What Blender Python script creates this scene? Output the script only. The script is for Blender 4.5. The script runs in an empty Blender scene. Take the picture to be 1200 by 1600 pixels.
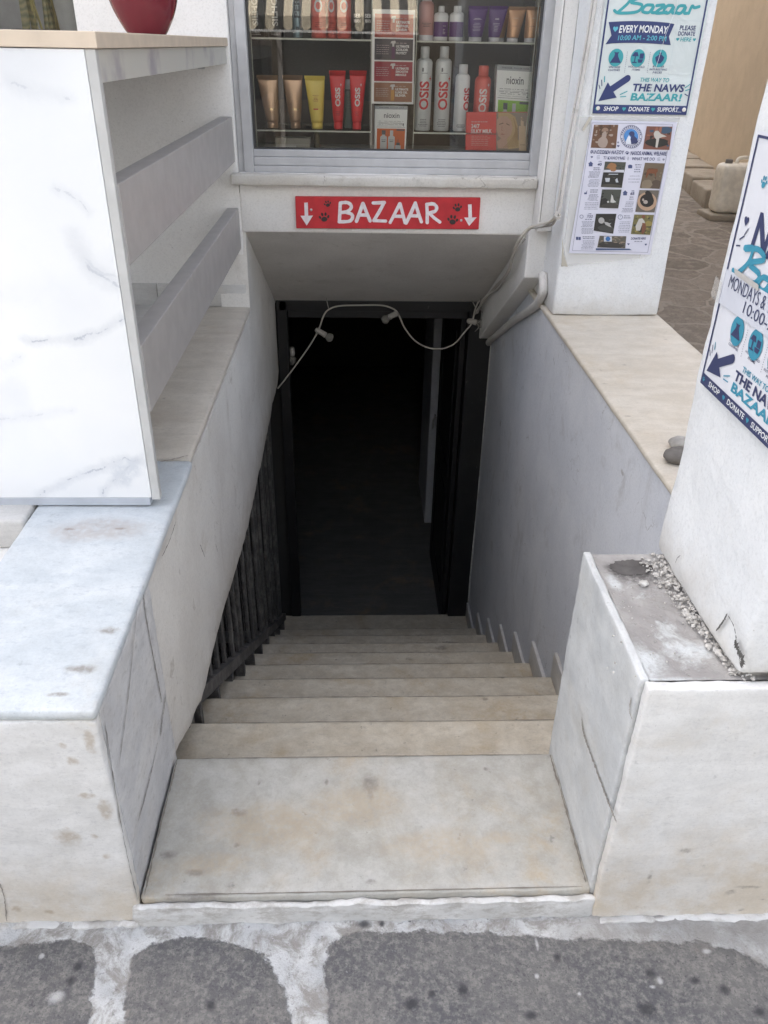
import bpy, bmesh, math, random
from mathutils import Vector, Matrix, noise as mnoise
random.seed(7)
S = bpy.context.scene
COL = S.collection
# ------------------------------------------------------------------ camera, light, exposure
CAM = Vector((0, 0, 1.5)); FPX = 1237.283
YAW, PITCH, ROLL = 0.04279739, 0.53320357, 0.02017273
_F = Vector((math.sin(YAW)*math.cos(PITCH), math.cos(YAW)*math.cos(PITCH), -math.sin(PITCH)))
_R0 = Vector((math.cos(YAW), -math.sin(YAW), 0)); _U0 = _R0.cross(_F)
_R = _R0*math.cos(ROLL)+_U0*math.sin(ROLL); _U = _R.cross(_F)
cd = bpy.data.cameras.new('camera'); cam = bpy.data.objects.new('camera', cd); COL.objects.link(cam)
cd.sensor_fit = 'VERTICAL'; cd.sensor_height = 32; cd.lens = FPX*32/1600
cd.clip_start = 0.02; cd.clip_end = 500
mw = Matrix((_R, _U, -_F)).transposed().to_4x4(); mw.translation = CAM; cam.matrix_world = mw
S.camera = cam
SUN_EL, SUN_AZ = math.radians(60), math.radians(-48)      # azimuth from +Y towards +X: the sun stands behind the shop
W = bpy.data.worlds.new('World'); S.world = W; W.use_nodes = True
wt = W.node_tree; bg = wt.nodes['Background']
sky = wt.nodes.new('ShaderNodeTexSky'); sky.sky_type = 'NISHITA'; sky.sun_disc = False
sky.sun_elevation = SUN_EL; sky.sun_rotation = SUN_AZ; sky.dust_density = 5.0; sky.air_density = 1.0; sky.ozone_density = 0.4
hs = wt.nodes.new('ShaderNodeHueSaturation'); hs.inputs['Saturation'].default_value = .72
wt.links.new(sky.outputs[0], hs.inputs['Color']); wt.links.new(hs.outputs[0], bg.inputs[0]); bg.inputs[1].default_value = 0.13
sl = bpy.data.lights.new('sun', 'SUN'); sl.energy = 5.0; sl.angle = math.radians(0.5); sl.color = (1, .97, .92)
so = bpy.data.objects.new('sun', sl); COL.objects.link(so)
sdir = Vector((math.sin(SUN_AZ)*math.cos(SUN_EL), math.cos(SUN_AZ)*math.cos(SUN_EL), math.sin(SUN_EL)))
so.rotation_euler = sdir.to_track_quat('Z', 'Y').to_euler()
S.view_settings.view_transform = 'Standard'; S.view_settings.look = 'None'
S.view_settings.exposure = 1.82; S.view_settings.gamma = 1
S.cycles.max_bounces = 8; S.cycles.diffuse_bounces = 5; S.cycles.transparent_max_bounces = 12
S.cycles.use_denoising = True

def ray(x, y): return _R*((x-600)/FPX)-_U*((y-800)/FPX)+_F
def atY(x, y, Y): d = ray(x, y); return CAM+d*((Y-CAM.y)/d.y)
def atX(x, y, X): d = ray(x, y); return CAM+d*((X-CAM.x)/d.x)
def atZ(x, y, Z): d = ray(x, y); return CAM+d*((Z-CAM.z)/d.z)

# ------------------------------------------------------------------ node helpers
class NT:
    def __init__(s, name):
        s.m = bpy.data.materials.new(name); s.m.use_nodes = True; s.t = s.m.node_tree
        s.b = s.t.nodes['Principled BSDF']; s._pos = None
    def n(s, typ, **kw):
        nd = s.t.nodes.new(typ)
        for k, v in kw.items(): setattr(nd, k, v)
        return nd
    def put(s, sock, v):
        if hasattr(v, 'is_linked') or isinstance(v, bpy.types.NodeSocket): s.t.links.new(v, sock)
        elif isinstance(v, (tuple, list)) and len(v) == 3 and sock.type == 'RGBA': sock.default_value = (*v, 1)
        else: sock.default_value = v
    def pos(s):
        if not s._pos: s._pos = s.n('ShaderNodeNewGeometry').outputs['Position']
        return s._pos
    def obj(s): return s.n('ShaderNodeTexCoord').outputs['Object']
    def vm(s, op, a, b=None):
        nd = s.n('ShaderNodeVectorMath', operation=op); s.put(nd.inputs[0], a)
        if b is not None: s.put(nd.inputs[1], b)
        return nd.outputs['Value'] if op in ('LENGTH', 'DISTANCE', 'DOT_PRODUCT') else nd.outputs[0]
    def ma(s, op, a, b=None, c=None):
        nd = s.n('ShaderNodeMath', operation=op); s.put(nd.inputs[0], a)
        if b is not None: s.put(nd.inputs[1], b)
        if c is not None: s.put(nd.inputs[2], c)
        return nd.outputs[0]
    def noise(s, scale, detail=4, rough=.55, vec=None, stretch=None, dist=0, color=False):
        v = vec or s.pos()
        if stretch: v = s.vm('MULTIPLY', v, stretch)
        nd = s.n('ShaderNodeTexNoise'); s.put(nd.inputs['Vector'], v)
        nd.inputs['Scale'].default_value = scale; nd.inputs['Detail'].default_value = detail
        nd.inputs['Roughness'].default_value = rough; nd.inputs['Distortion'].default_value = dist
        return nd.outputs['Color' if color else 'Fac']
    def mr(s, v, a, b, c=0, d=1, smooth=True):
        nd = s.n('ShaderNodeMapRange'); nd.interpolation_type = 'SMOOTHSTEP' if smooth else 'LINEAR'
        s.put(nd.inputs[0], v)
        for i, x in enumerate((a, b, c, d)): nd.inputs[i+1].default_value = x
        return nd.outputs[0]
    def mix(s, f, a, b):
        nd = s.n('ShaderNodeMix', data_type='RGBA'); s.put(nd.inputs[0], f); s.put(nd.inputs[6], a); s.put(nd.inputs[7], b)
        return nd.outputs[2]
    def bump(s, h, strength=.3, dist=.002, prev=None):
        nd = s.n('ShaderNodeBump'); s.put(nd.inputs['Height'], h); nd.inputs['Strength'].default_value = strength
        nd.inputs['Distance'].default_value = dist
        if prev is not None: s.put(nd.inputs['Normal'], prev)
        return nd.outputs[0]
    def out(s, col, rough=.6, normal=None, metal=0, spec=None):
        s.put(s.b.inputs['Base Color'], col); s.put(s.b.inputs['Roughness'], rough); s.b.inputs['Metallic'].default_value = metal
        if normal is not None: s.put(s.b.inputs['Normal'], normal)
        if spec is not None: s.b.inputs['Specular IOR Level'].default_value = spec
        return s.m
    def spots(s, lst, wob=.35, fscale=45, brk=True):
        """irregular marks at given places: (centre, radii) -> mask"""
        nz = s.vm('SUBTRACT', s.noise(fscale, 6, .72, color=True), (.5, .5, .5))
        tot = None
        for c, r in lst:
            r = (r, r, r) if not isinstance(r, (tuple, list)) else r
            d = s.vm('MULTIPLY', s.vm('SUBTRACT', s.pos(), tuple(c)), tuple(1/x for x in r))
            d = s.vm('ADD', d, s.vm('MULTIPLY', nz, (wob*4,)*3))
            k = s.mr(s.vm('LENGTH', d), 1.25, .35)
            tot = k if tot is None else s.ma('MAXIMUM', tot, k)
        if not brk: return tot
        return s.ma('MULTIPLY', tot, s.mr(s.noise(85, 5, .7), .3, .58, .25, 1))

def hexl(h):
    h = h.lstrip('#'); r = []
    for i in (0, 2, 4):
        c = int(h[i:i+2], 16)/255; r.append(c/12.92 if c <= .04045 else ((c+.055)/1.055)**2.4)
    return tuple(r)

_plain = {}
def plain(col, rough=.5, metal=0, spec=None, vary=.06):
    if isinstance(col, str): col = hexl(col)
    k = (col, rough, metal, spec)
    if k in _plain: return _plain[k]
    t = NT('paint'); f = t.noise(18, 4)
    c = t.mix(t.mr(f, .3, .7), tuple(x*(1-vary) for x in col), tuple(min(1, x*(1+vary)) for x in col))
    _plain[k] = t.out(c, rough, t.bump(t.noise(220, 2), .05, .0006), metal, spec)
    return _plain[k]

def plaster(name, a, b, dirt=(.33, .30, .26), dirt_amt=.3, lump=.35, fine=.25, spots=None, spotcol=(.2, .18, .15), dirt_z=None, streak=True):
    t = NT(name)
    c = t.mix(t.mr(t.noise(3.2, 5, .6), .35, .68), a, b)
    d = t.mr(t.noise(7, 7, .68, dist=.4), .54, .75, 0, dirt_amt)
    c = t.mix(d, c, dirt)
    if streak:
        st = t.mr(t.noise(9, 5, .6, stretch=(1, 1, .12)), .58, .8, 0, dirt_amt*.7)
        c = t.mix(st, c, dirt)
    gr = t.noise(140, 4, .8); c = t.mix(t.mr(gr, .36, .5, .22, 0), c, tuple(x*.62 for x in a)); c = t.mix(t.mr(gr, .52, .66, 0, .15), c, tuple(min(.88, x*1.2) for x in b))
    sp = t.mr(t.noise(90, 3, .6), .70, .78, 0, .45)
    c = t.mix(sp, c, tuple(x*.6 for x in dirt))
    wv = t.vm('ADD', t.pos(), t.vm('MULTIPLY', t.vm('SUBTRACT', t.noise(6, 4, color=True), (.5, .5, .5)), (.25, .25, .25)))
    rid = t.mr(t.ma('ABSOLUTE', t.ma('SUBTRACT', t.noise(5, 2, .5, vec=wv), .5)), 0, .006, 1, 0)
    c = t.mix(t.ma('MULTIPLY', t.ma('MULTIPLY', rid, t.mr(t.noise(4, 3), .5, .62)), dirt_amt*1.2), c, tuple(x*.8 for x in dirt))
    scf = t.ma('MULTIPLY', t.mr(t.noise(34, 6, .75, stretch=(1, 1, .35)), .62, .70), t.mr(t.noise(5, 3), .45, .6))
    c = t.mix(t.ma('MULTIPLY', scf, dirt_amt*1.6), c, tuple(x*.75 for x in dirt))
    if dirt_z:                                        # splash dirt near a foot, with a shape of its own
        sx = t.n('ShaderNodeSeparateXYZ'); t.put(sx.inputs[0], t.pos())
        zz = t.ma('ADD', sx.outputs[2], t.ma('MULTIPLY', t.noise(14, 5, .65), dirt_z[1]))
        c = t.mix(t.mr(zz, dirt_z[0]+dirt_z[1], dirt_z[0], 0, .6), c, dirt)
    if spots: c = t.mix(t.ma('MULTIPLY', t.spots(spots), .8), c, spotcol)
    n1 = t.bump(t.noise(16, 4, .6), lump, .006)
    n2 = t.bump(t.noise(120, 5, .7), fine, .0022, n1)
    return t.out(c, .82, n2, spec=.25)

def marble(name, a, b, streak=(1, 6, 6), stain=(.50, .36, .19), stain_amt=.45, vein=(.30, .31, .33), vein_amt=.5, rough=.42,
           spots=None, spotcol=(.19, .16, .13), spots2=None, spotcol2=(.3, .25, .2), dark_amt=.35, fine=.12, low=None, spots3=None, spotcol3=(.8, .8, .8), spot_amt=.7, mott=.16):
    t = NT(name)
    c = t.mix(t.mr(t.noise(4.5, 7, .62, stretch=streak, dist=.6), .33, .7), a, b)
    f2 = t.mr(t.noise(26, 6, .7, stretch=streak), .52, .72, 0, vein_amt)
    c = t.mix(f2, c, vein)
    mot = t.noise(24, 6, .7)
    c = t.mix(t.mr(mot, .38, .52, mott, 0), c, tuple(x*.7 for x in a)); c = t.mix(t.mr(mot, .52, .66, 0, mott*1.1), c, tuple(min(.85, x*1.18) for x in b))
    s1 = t.mr(t.noise(3.6, 5, .6, dist=.5), .48, .74, 0, stain_amt)
    s2 = t.mr(t.noise(15, 5, .66), .35, .62)
    c = t.mix(t.ma('MULTIPLY', s1, s2), c, stain)
    if low:
        sx = t.n('ShaderNodeSeparateXYZ'); t.put(sx.inputs[0], t.pos())
        zz = t.ma('ADD', sx.outputs[2], t.ma('MULTIPLY', t.noise(9, 5, .65), low[1]))
        c = t.mix(t.ma('MULTIPLY', t.mr(zz, low[0]+low[1], low[0]*.4+low[1]*.45, 0, .55), t.mr(t.noise(7, 6, .7), .35, .6, .3, 1)), c, stain)
    dk = t.mr(t.noise(38, 5, .7), .63, .74, 0, dark_amt)
    c = t.mix(dk, c, tuple(x*.5 for x in vein))
    gr = t.noise(170, 4, .8); c = t.mix(t.mr(gr, .36, .5, .13, 0), c, tuple(x*.55 for x in a)); c = t.mix(t.mr(gr, .52, .66, 0, .10), c, tuple(min(.88, x*1.3) for x in b))
    sc = t.mr(t.noise(300, 2, .5), .66, .75, 0, .3)
    c = t.mix(sc, c, (.23, .22, .2))
    if spots: c = t.mix(t.ma('MULTIPLY', t.spots(spots, .5), spot_amt), c, spotcol)
    if spots2: c = t.mix(t.ma('MULTIPLY', t.spots(spots2, .35, 18), .45), c, spotcol2)
    if spots3: c = t.mix(t.ma('MULTIPLY', t.spots(spots3, .3, 60), .8), c, spotcol3)
    n1 = t.bump(t.noise(30, 5, .65), .18, .0025)
    n2 = t.bump(t.noise(260, 4, .7), fine, .0012, n1)
    return t.out(c, t.mr(t.noise(12, 4), .3, .7, rough-.08, rough+.18), n2, spec=.35)

# ------------------------------------------------------------------ mesh helpers
class MB:
    def __init__(s): s.v = []; s.f = []; s.m = []; s.sm = []; s.mi = 0; s.smooth = False
    def add(s, vs, fs, mi=None, smooth=None):
        o = len(s.v); s.v += [tuple(v) for v in vs]
        for f in fs:
            s.f.append([i+o for i in f]); s.m.append(s.mi if mi is None else mi); s.sm.append(s.smooth if smooth is None else smooth)
        return s
    def box(s, x0, x1, y0, y1, z0, z1, mi=None):
        v = [(x, y, z) for z in (z0, z1) for y in (y0, y1) for x in (x0, x1)]
        return s.add(v, [(0, 2, 3, 1), (4, 5, 7, 6), (0, 1, 5, 4), (2, 6, 7, 3), (0, 4, 6, 2), (1, 3, 7, 5)], mi, False)
    def rbox(s, x0, x1, y0, y1, z0, z1, step=.05, r=.006, amp=.0015, freq=9, mi=None, amp2=0, freq2=60):
        """a box with worn, uneven rounded edges"""
        def cuts(a, b):
            L = b-a; rr = min(r, L*.45); n = max(1, int((L-2*rr)/step))
            return [a, a+rr*.3, a+rr]+[a+rr+(L-2*rr)*i/n for i in range(1, n)]+[b-rr, b-rr*.3, b]
        cx, cy, cz = cuts(x0, x1), cuts(y0, y1), cuts(z0, z1)
        idx = {}; vs = []; fs = []
        def P(i, j, k):
            if (i, j, k) in idx: return idx[(i, j, k)]
            p = Vector((cx[i], cy[j], cz[k]))
            q = Vector((min(max(p.x, x0+r), x1-r), min(max(p.y, y0+r), y1-r), min(max(p.z, z0+r), z1-r)))
            d = p-q
            if d.length > 1e-9: p = q+d.normalized()*min(r, max(abs(d.x), abs(d.y), abs(d.z)))
            if amp: p = p+mnoise.noise_vector(p*freq)*amp
            if amp2: p = p+mnoise.noise_vector(p*freq2)*amp2
            idx[(i, j, k)] = len(vs); vs.append(p); return len(vs)-1
        nx, ny, nz = len(cx)-1, len(cy)-1, len(cz)-1
        for i in range(nx):
            for j in range(ny):
                fs.append((P(i, j, 0), P(i, j+1, 0), P(i+1, j+1, 0), P(i+1, j, 0)))
                fs.append((P(i, j, nz), P(i+1, j, nz), P(i+1, j+1, nz), P(i, j+1, nz)))
        for i in range(nx):
            for k in range(nz):
                fs.append((P(i, 0, k), P(i+1, 0, k), P(i+1, 0, k+1), P(i, 0, k+1)))
                fs.append((P(i, ny, k), P(i, ny, k+1), P(i+1, ny, k+1), P(i+1, ny, k)))
        for j in range(ny):
            for k in range(nz):
                fs.append((P(0, j, k), P(0, j, k+1), P(0, j+1, k+1), P(0, j+1, k)))
                fs.append((P(nx, j, k), P(nx, j+1, k), P(nx, j+1, k+1), P(nx, j, k+1)))
        return s.add(vs, fs, mi, True)
    def prism(s, pts, vec, mi=None, smooth=False):
        """closed 3-D polygon pts swept by vec"""
        n = len(pts); vec = Vector(vec); vs = [Vector(p) for p in pts]; vs += [p+vec for p in vs]
        return s.add(vs, [list(range(n))[::-1], list(range(n, 2*n))]+[(i, (i+1) % n, n+(i+1) % n, n+i) for i in range(n)], mi, smooth)
    def tube(s, pts, r, seg=10, mi=None, cap=True):
        pts = [Vector(p) for p in pts]; vs = []; fs = []; n = len(pts); up = None
        for i, p in enumerate(pts):
            d = (pts[min(i+1, n-1)]-pts[max(i-1, 0)]).normalized()
            if up is None: up = Vector((0, 0, 1)) if abs(d.z) < .9 else Vector((1, 0, 0))
            a = d.cross(up).normalized(); b = a.cross(d).normalized(); up = b
            rr = r[i] if isinstance(r, (list, tuple)) else r
            for k in range(seg):
                t = 2*math.pi*k/seg; vs.append(p+a*math.cos(t)*rr+b*math.sin(t)*rr)
        for i in range(n-1):
            for k in range(seg):
                k2 = (k+1) % seg; fs.append((i*seg+k, i*seg+k2, (i+1)*seg+k2, (i+1)*seg+k))
        if cap: fs += [list(range(seg))[::-1], list(range((n-1)*seg, n*seg))]
        return s.add(vs, fs, mi, True)
    def lathe(s, prof, c=(0, 0, 0), seg=32, mi=None, smooth=True):
        vs = []; fs = []; n = len(prof); c = Vector(c)
        for r, z in prof:
            for k in range(seg):
                t = 2*math.pi*k/seg; vs.append(c+Vector((r*math.cos(t), r*math.sin(t), z)))
        for i in range(n-1):
            for k in range(seg):
                k2 = (k+1) % seg; fs.append((i*seg+k, i*seg+k2, (i+1)*seg+k2, (i+1)*seg+k))
        return s.add(vs, fs+[list(range(seg))[::-1], list(range((n-1)*seg, n*seg))], mi, smooth)
    def sphere(s, c, r, mi=None, seg=12, rings=8, jit=0):
        r = (r, r, r) if not isinstance(r, (tuple, list)) else r; c = Vector(c); vs = [c+Vector((0, 0, -r[2]))]; fs = []
        for i in range(1, rings):
            a = -math.pi/2+math.pi*i/rings
            for k in range(seg):
                t = 2*math.pi*k/seg; j = 1+random.uniform(-jit, jit)
                vs.append(c+Vector((r[0]*math.cos(a)*math.cos(t), r[1]*math.cos(a)*math.sin(t), r[2]*math.sin(a)))*j if not jit else c+Vector((r[0]*math.cos(a)*math.cos(t)*j, r[1]*math.cos(a)*math.sin(t)*j, r[2]*math.sin(a)*j)))
        vs.append(c+Vector((0, 0, r[2]))); L = len(vs)-1
        for k in range(seg):
            k2 = (k+1) % seg; fs.append((0, 1+k2, 1+k)); fs.append((L, L-seg+k, L-seg+k2))
            for i in range(rings-2): fs.append((1+i*seg+k, 1+i*seg+k2, 1+(i+1)*seg+k2, 1+(i+1)*seg+k))
        return s.add(vs, fs, mi, jit < .1)
    def build(s, name, mats, parent=None, bevel=0, seg=2):
        me = bpy.data.meshes.new(name); me.from_pydata(s.v, [], s.f)
        for m in (mats if isinstance(mats, (list, tuple)) else [mats]): me.materials.append(m)
        for p, m, sm in zip(me.polygons, s.m, s.sm): p.material_index = m; p.use_smooth = sm
        me.update()
        o = bpy.data.objects.new(name, me); COL.objects.link(o)
        if parent: o.parent = parent; o.matrix_parent_inverse = parent.matrix_world.inverted()
        if bevel:
            b = o.modifiers.new('bevel', 'BEVEL'); b.width = bevel; b.segments = seg; b.limit_method = 'ANGLE'; b.angle_limit = math.radians(40)
        return o

def tag(o, label=None, cat=None, group=None, kind=None):
    if label: o['label'] = label
    if cat: o['category'] = cat
    if group: o['group'] = group
    if kind: o['kind'] = kind
    return o
def thing(name, label, cat, loc=(0, 0, 0), group=None):
    o = bpy.data.objects.new(name, None); o.empty_display_size = .05; COL.objects.link(o); o.location = loc
    o.matrix_world = Matrix.Translation(Vector(loc))
    return tag(o, label, cat, group)

def smooth_path(pts, n=6):
    pts = [Vector(p) for p in pts]; out = []
    for i in range(len(pts)-1):
        p0 = pts[max(i-1, 0)]; p1 = pts[i]; p2 = pts[i+1]; p3 = pts[min(i+2, len(pts)-1)]
        for k in range(n):
            t = k/n; out.append(.5*((2*p1)+(p2-p0)*t+(2*p0-5*p1+4*p2-p3)*t*t+(3*p1-p0-3*p2+p3)*t**3))
    return out+[pts[-1]]

# printing on a surface: fn(u, v) -> 3-D point
_lift = [0]
def poly2(mb, pts, fn, mi=0):
    """each printed piece sits a hair above the one before, so no two lie in one plane"""
    P = [fn(*p) for p in pts]; u, v = pts[0]; e = 1e-3
    n = (fn(u+e, v)-fn(u, v)).cross(fn(u, v+e)-fn(u, v)); n = n.normalized() if n.length > 0 else Vector((0, -1, 0))
    _lift[0] = (_lift[0]+1) % 60; d = n*(_lift[0]*7e-6)
    mb.add([p+d for p in P], [list(range(len(pts)))], mi, False)
def rect2(mb, u0, u1, v0, v1, fn, mi=0): poly2(mb, [(u0, v0), (u1, v0), (u1, v1), (u0, v1)], fn, mi)
def ell2(mb, u, v, ru, rv, fn, mi=0, n=20, rot=0):
    c, s_ = math.cos(rot), math.sin(rot)
    poly2(mb, [(u+ru*math.cos(t)*c-rv*math.sin(t)*s_, v+ru*math.cos(t)*s_+rv*math.sin(t)*c) for t in [2*math.pi*i/n for i in range(n)]], fn, mi)
def ring2(mb, u, v, ru, rv, w, fn, mi=0, n=28):
    for i in range(n):
        a, b = 2*math.pi*i/n, 2*math.pi*(i+1)/n
        poly2(mb, [(u+ru*math.cos(a), v+rv*math.sin(a)), (u+ru*math.cos(b), v+rv*math.sin(b)), (u+(ru-w)*math.cos(b), v+(rv-w*rv/ru)*math.sin(b)), (u+(ru-w)*math.cos(a), v+(rv-w*rv/ru)*math.sin(a))], fn, mi)
def stroke2(mb, pts, w, fn, mi=0, asp=1.0, smooth=0, jit=0):
    """thick brush line with round ends; asp = u-size over v-size of the mapping"""
    P = [Vector((p[0]*asp, p[1], 0)) for p in pts]
    if smooth: P = smooth_path(P, smooth)
    L = []; Rr = []
    for i, p in enumerate(P):
        d = P[min(i+1, len(P)-1)]-P[max(i-1, 0)]
        d = d.normalized() if d.length > 1e-9 else Vector((1, 0, 0)); nn = Vector((-d.y, d.x, 0)); ww = w*.5*(1+random.uniform(-jit, jit))
        L.append(p+nn*ww); Rr.append(p-nn*ww)
    for i in range(len(P)-1):
        poly2(mb, [(q.x/asp, q.y) for q in (Rr[i], Rr[i+1], L[i+1], L[i])], fn, mi)
    for p in P if not smooth else (P[0], P[-1]): ell2(mb, p.x/asp, p.y, w*.5/asp, w*.5, fn, mi, 12)
_tc = {}
def glyphs(s, bold=0):
    if (s, bold) in _tc: return _tc[(s, bold)]
    cu = bpy.data.curves.new('text', 'FONT'); cu.body = s; cu.offset = bold; cu.resolution_u = 3
    ob = bpy.data.objects.new('text', cu); me = ob.to_mesh()
    bm = bmesh.new(); bm.from_mesh(me); bmesh.ops.remove_doubles(bm, verts=bm.verts, dist=1e-5)
    ob.to_mesh_clear(); bpy.data.objects.remove(ob); bpy.data.curves.remove(cu)
    vs = [v.co.copy() for v in bm.verts]; bm.verts.index_update(); fs = [[v.index for v in f.verts] for f in bm.faces]; bm.free()
    x0 = min(v.x for v in vs); x1 = max(v.x for v in vs); y0 = min(v.y for v in vs); y1 = max(v.y for v in vs)
    r = ([((v.x-x0)/(x1-x0), (v.y-y0)/(y1-y0)) for v in vs], fs); _tc[(s, bold)] = r; return r
def text2(mb, s, u0, u1, v0, v1, fn, mi=0, bold=0, shear=0, rise=0, arc=0, fine=0):
    vs, fs = glyphs(s, bold)
    if fine:
        bm = bmesh.new(); bv = [bm.verts.new((x, y, 0)) for x, y in vs]
        for f in fs:
            try: bm.faces.new([bv[i] for i in f])
            except ValueError: pass
        bmesh.ops.triangulate(bm, faces=bm.faces)
        for _ in range(3):
            lg = [e for e in bm.edges if abs(e.verts[0].co.y-e.verts[1].co.y) > .2]
            if lg: bmesh.ops.subdivide_edges(bm, edges=lg, cuts=1); bmesh.ops.triangulate(bm, faces=bm.faces)
        bm.verts.index_update(); vs = [(v.co.x, v.co.y) for v in bm.verts]; fs = [[v.index for v in f.verts] for f in bm.faces]; bm.free()
    out = []
    for x, y in vs:
        u = u0+(u1-u0)*x+shear*y*(v1-v0); v = v0+(v1-v0)*y+rise*x+arc*(1-(2*x-1)**2); out.append(fn(u, v))
    mb.add(out, fs, mi, False)
def paw2(mb, u, v, r, fn, mi=0, asp=1, rot=0):
    c, s_ = math.cos(rot), math.sin(rot)
    def e(x, y, a, b, q=0):
        X, Y = x*c-y*s_, x*s_+y*c; 
        pts = []
        for i in range(14):
            t = 2*math.pi*i/14; px, py = a*math.cos(t), b*math.sin(t); X2 = px*math.cos(q+rot)-py*math.sin(q+rot); Y2 = px*math.sin(q+rot)+py*math.cos(q+rot)
            pts.append((u+(X+X2)*r/asp, v+(Y+Y2)*r))
        poly2(mb, pts, fn, mi)
    e(0, -.35, .55, .45); e(-.75, .05, .2, .3, .5); e(-.3, .55, .21, .33, .15); e(.3, .55, .21, .33, -.15); e(.75, .05, .2, .3, -.5)
def heart2(mb, u, v, r, fn, mi=0, asp=1):
    pts = []
    for i in range(24):
        t = 2*math.pi*i/24; pts.append((u+r*.95*math.sin(t)**3/asp, v+r*(.8125*math.cos(t)-.3125*math.cos(2*t)-.125*math.cos(3*t)-.0625*math.cos(4*t))))
    poly2(mb, pts, fn, mi)
def crack(pts, w, name, mat, parent, off=(0, 0, 0), jit=.35, n=5):
    """thin irregular flat mark following points on a surface, thinning and breaking along its length"""
    mb = MB(); P = smooth_path(pts, n*3); nrm = Vector(off).normalized(); sd = random.uniform(0, 50)
    L = []; R_ = []; W_ = []
    for i, p in enumerate(P):
        d = (P[min(i+1, len(P)-1)]-P[max(i-1, 0)]).normalized(); s_ = d.cross(nrm)
        k = min(i, len(P)-1-i)/max(1, len(P)*.2); ww = w*min(1, .25+k)*max(0, .75+.75*mnoise.noise(Vector((i*.37, sd, 0)))+.5*mnoise.noise(Vector((i*1.3, sd, 5))))
        p = p+Vector(off)+s_*(mnoise.noise(Vector((i*.5, sd, 9)))*w*.5*jit/.35)
        L.append(p+s_*ww*random.uniform(.35, .75)); R_.append(p-s_*ww*random.uniform(.35, .75)); W_.append(ww)
    m = len(P); mb.add(L+R_, [(i, i+1, m+i+1, m+i) for i in range(m-1) if W_[i] > w*.06 or W_[i+1] > w*.06] or [(0, 1, m+1, m)])
    return mb.build(name, mat, parent)

# ------------------------------------------------------------------ materials
ZL, ZR, Y0 = 0.569, 0.617, 0.95           # ledge heights left and right, front line of the stair blocks
NOSE0, TREAD, RISE, Z1 = 1.305, 0.315, 0.2075, 0.067
YF, YD = 3.238, 4.22                       # shop front, basement door
XL, XR = -0.42, 0.755                      # inner faces of the left and the right wall
g = lambda x, y, z=0.0: tuple(atZ(x, y, z))
M = {}
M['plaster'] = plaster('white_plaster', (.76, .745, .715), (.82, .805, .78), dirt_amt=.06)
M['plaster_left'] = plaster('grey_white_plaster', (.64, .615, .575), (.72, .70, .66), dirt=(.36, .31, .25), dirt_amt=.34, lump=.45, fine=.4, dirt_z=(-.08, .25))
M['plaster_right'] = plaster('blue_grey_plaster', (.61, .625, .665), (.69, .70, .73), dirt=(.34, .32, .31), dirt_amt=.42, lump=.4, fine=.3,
    spots=[(tuple(atX(964, 528, XR)), (.02, .01, .02)), (tuple(atX(782, 662, XR)), (.02, .012, .02)), (tuple(atX(972, 738, XR)), (.02, .015, .008))], spotcol=(.3, .28, .26))
M['plaster_pillar'] = plaster('pillar_plaster', (.74, .755, .765), (.80, .81, .81), dirt=(.5, .46, .4), dirt_amt=.16, lump=.8, fine=.55, dirt_z=(.66, .2), streak=False)
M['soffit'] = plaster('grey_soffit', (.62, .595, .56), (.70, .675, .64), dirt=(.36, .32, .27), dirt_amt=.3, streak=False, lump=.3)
M['sill'] = plaster('rough_sill', (.55, .52, .47), (.64, .62, .58), dirt=(.25, .22, .18), dirt_amt=.6, lump=.4, fine=.8, streak=False)
M['tan'] = plaster('tan_plaster', (.60, .50, .37), (.66, .55, .415), dirt=(.42, .33, .23), dirt_amt=.3, lump=.3)
M['ledge_left'] = marble('sky_tint_marble_ledge', (.48, .52, .545), (.57, .60, .615), streak=(1.5, 3, 3), stain=(.46, .40, .31), stain_amt=.25, vein=(.36, .40, .44), vein_amt=.55, rough=.45,  # same marble as the front; bluish darker top is lighting put into colour
    spots=[(g(125, 1046, ZL), (.03, .012, .02)), (g(107, 827, ZL), (.012, .006, .02)), (g(188, 826, ZL), (.014, .006, .02)), (g(90, 1085, ZL), (.02, .006, .02)), (g(170, 985, ZL), (.02, .012, .02))],
    spots2=[(g(150, 828, ZL), (.115, .05, .05)), (g(175, 826, ZL), (.075, .055, .05)), (g(125, 832, ZL), (.075, .045, .05))], spotcol2=(.34, .27, .23))
M['ledge_back'] = marble('beige_marble_ledge', (.50, .455, .39), (.59, .545, .475), streak=(1.2, 3, 3), stain=(.36, .27, .2), stain_amt=.45, vein=(.33, .30, .27), vein_amt=.35, rough=.5)
M['ledge_right'] = marble('cream_marble_ledge', (.55, .495, .41), (.64, .59, .51), streak=(1.2, 3, 3), stain=(.47, .37, .24), stain_amt=.5, vein=(.44, .385, .31), vein_amt=.35, rough=.5,
    spots=[(tuple(atZ(945, 600, ZR)), (.01, .004, .02)), (tuple(atZ(975, 570, ZR)), (.008, .004, .02)), (tuple(atZ(1040, 530, ZR)), (.008, .004, .02)), (tuple(atZ(980, 650, ZR)), (.01, .004, .02))])
fr = lambda x, y: tuple(atY(x, y, Y0))
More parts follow.
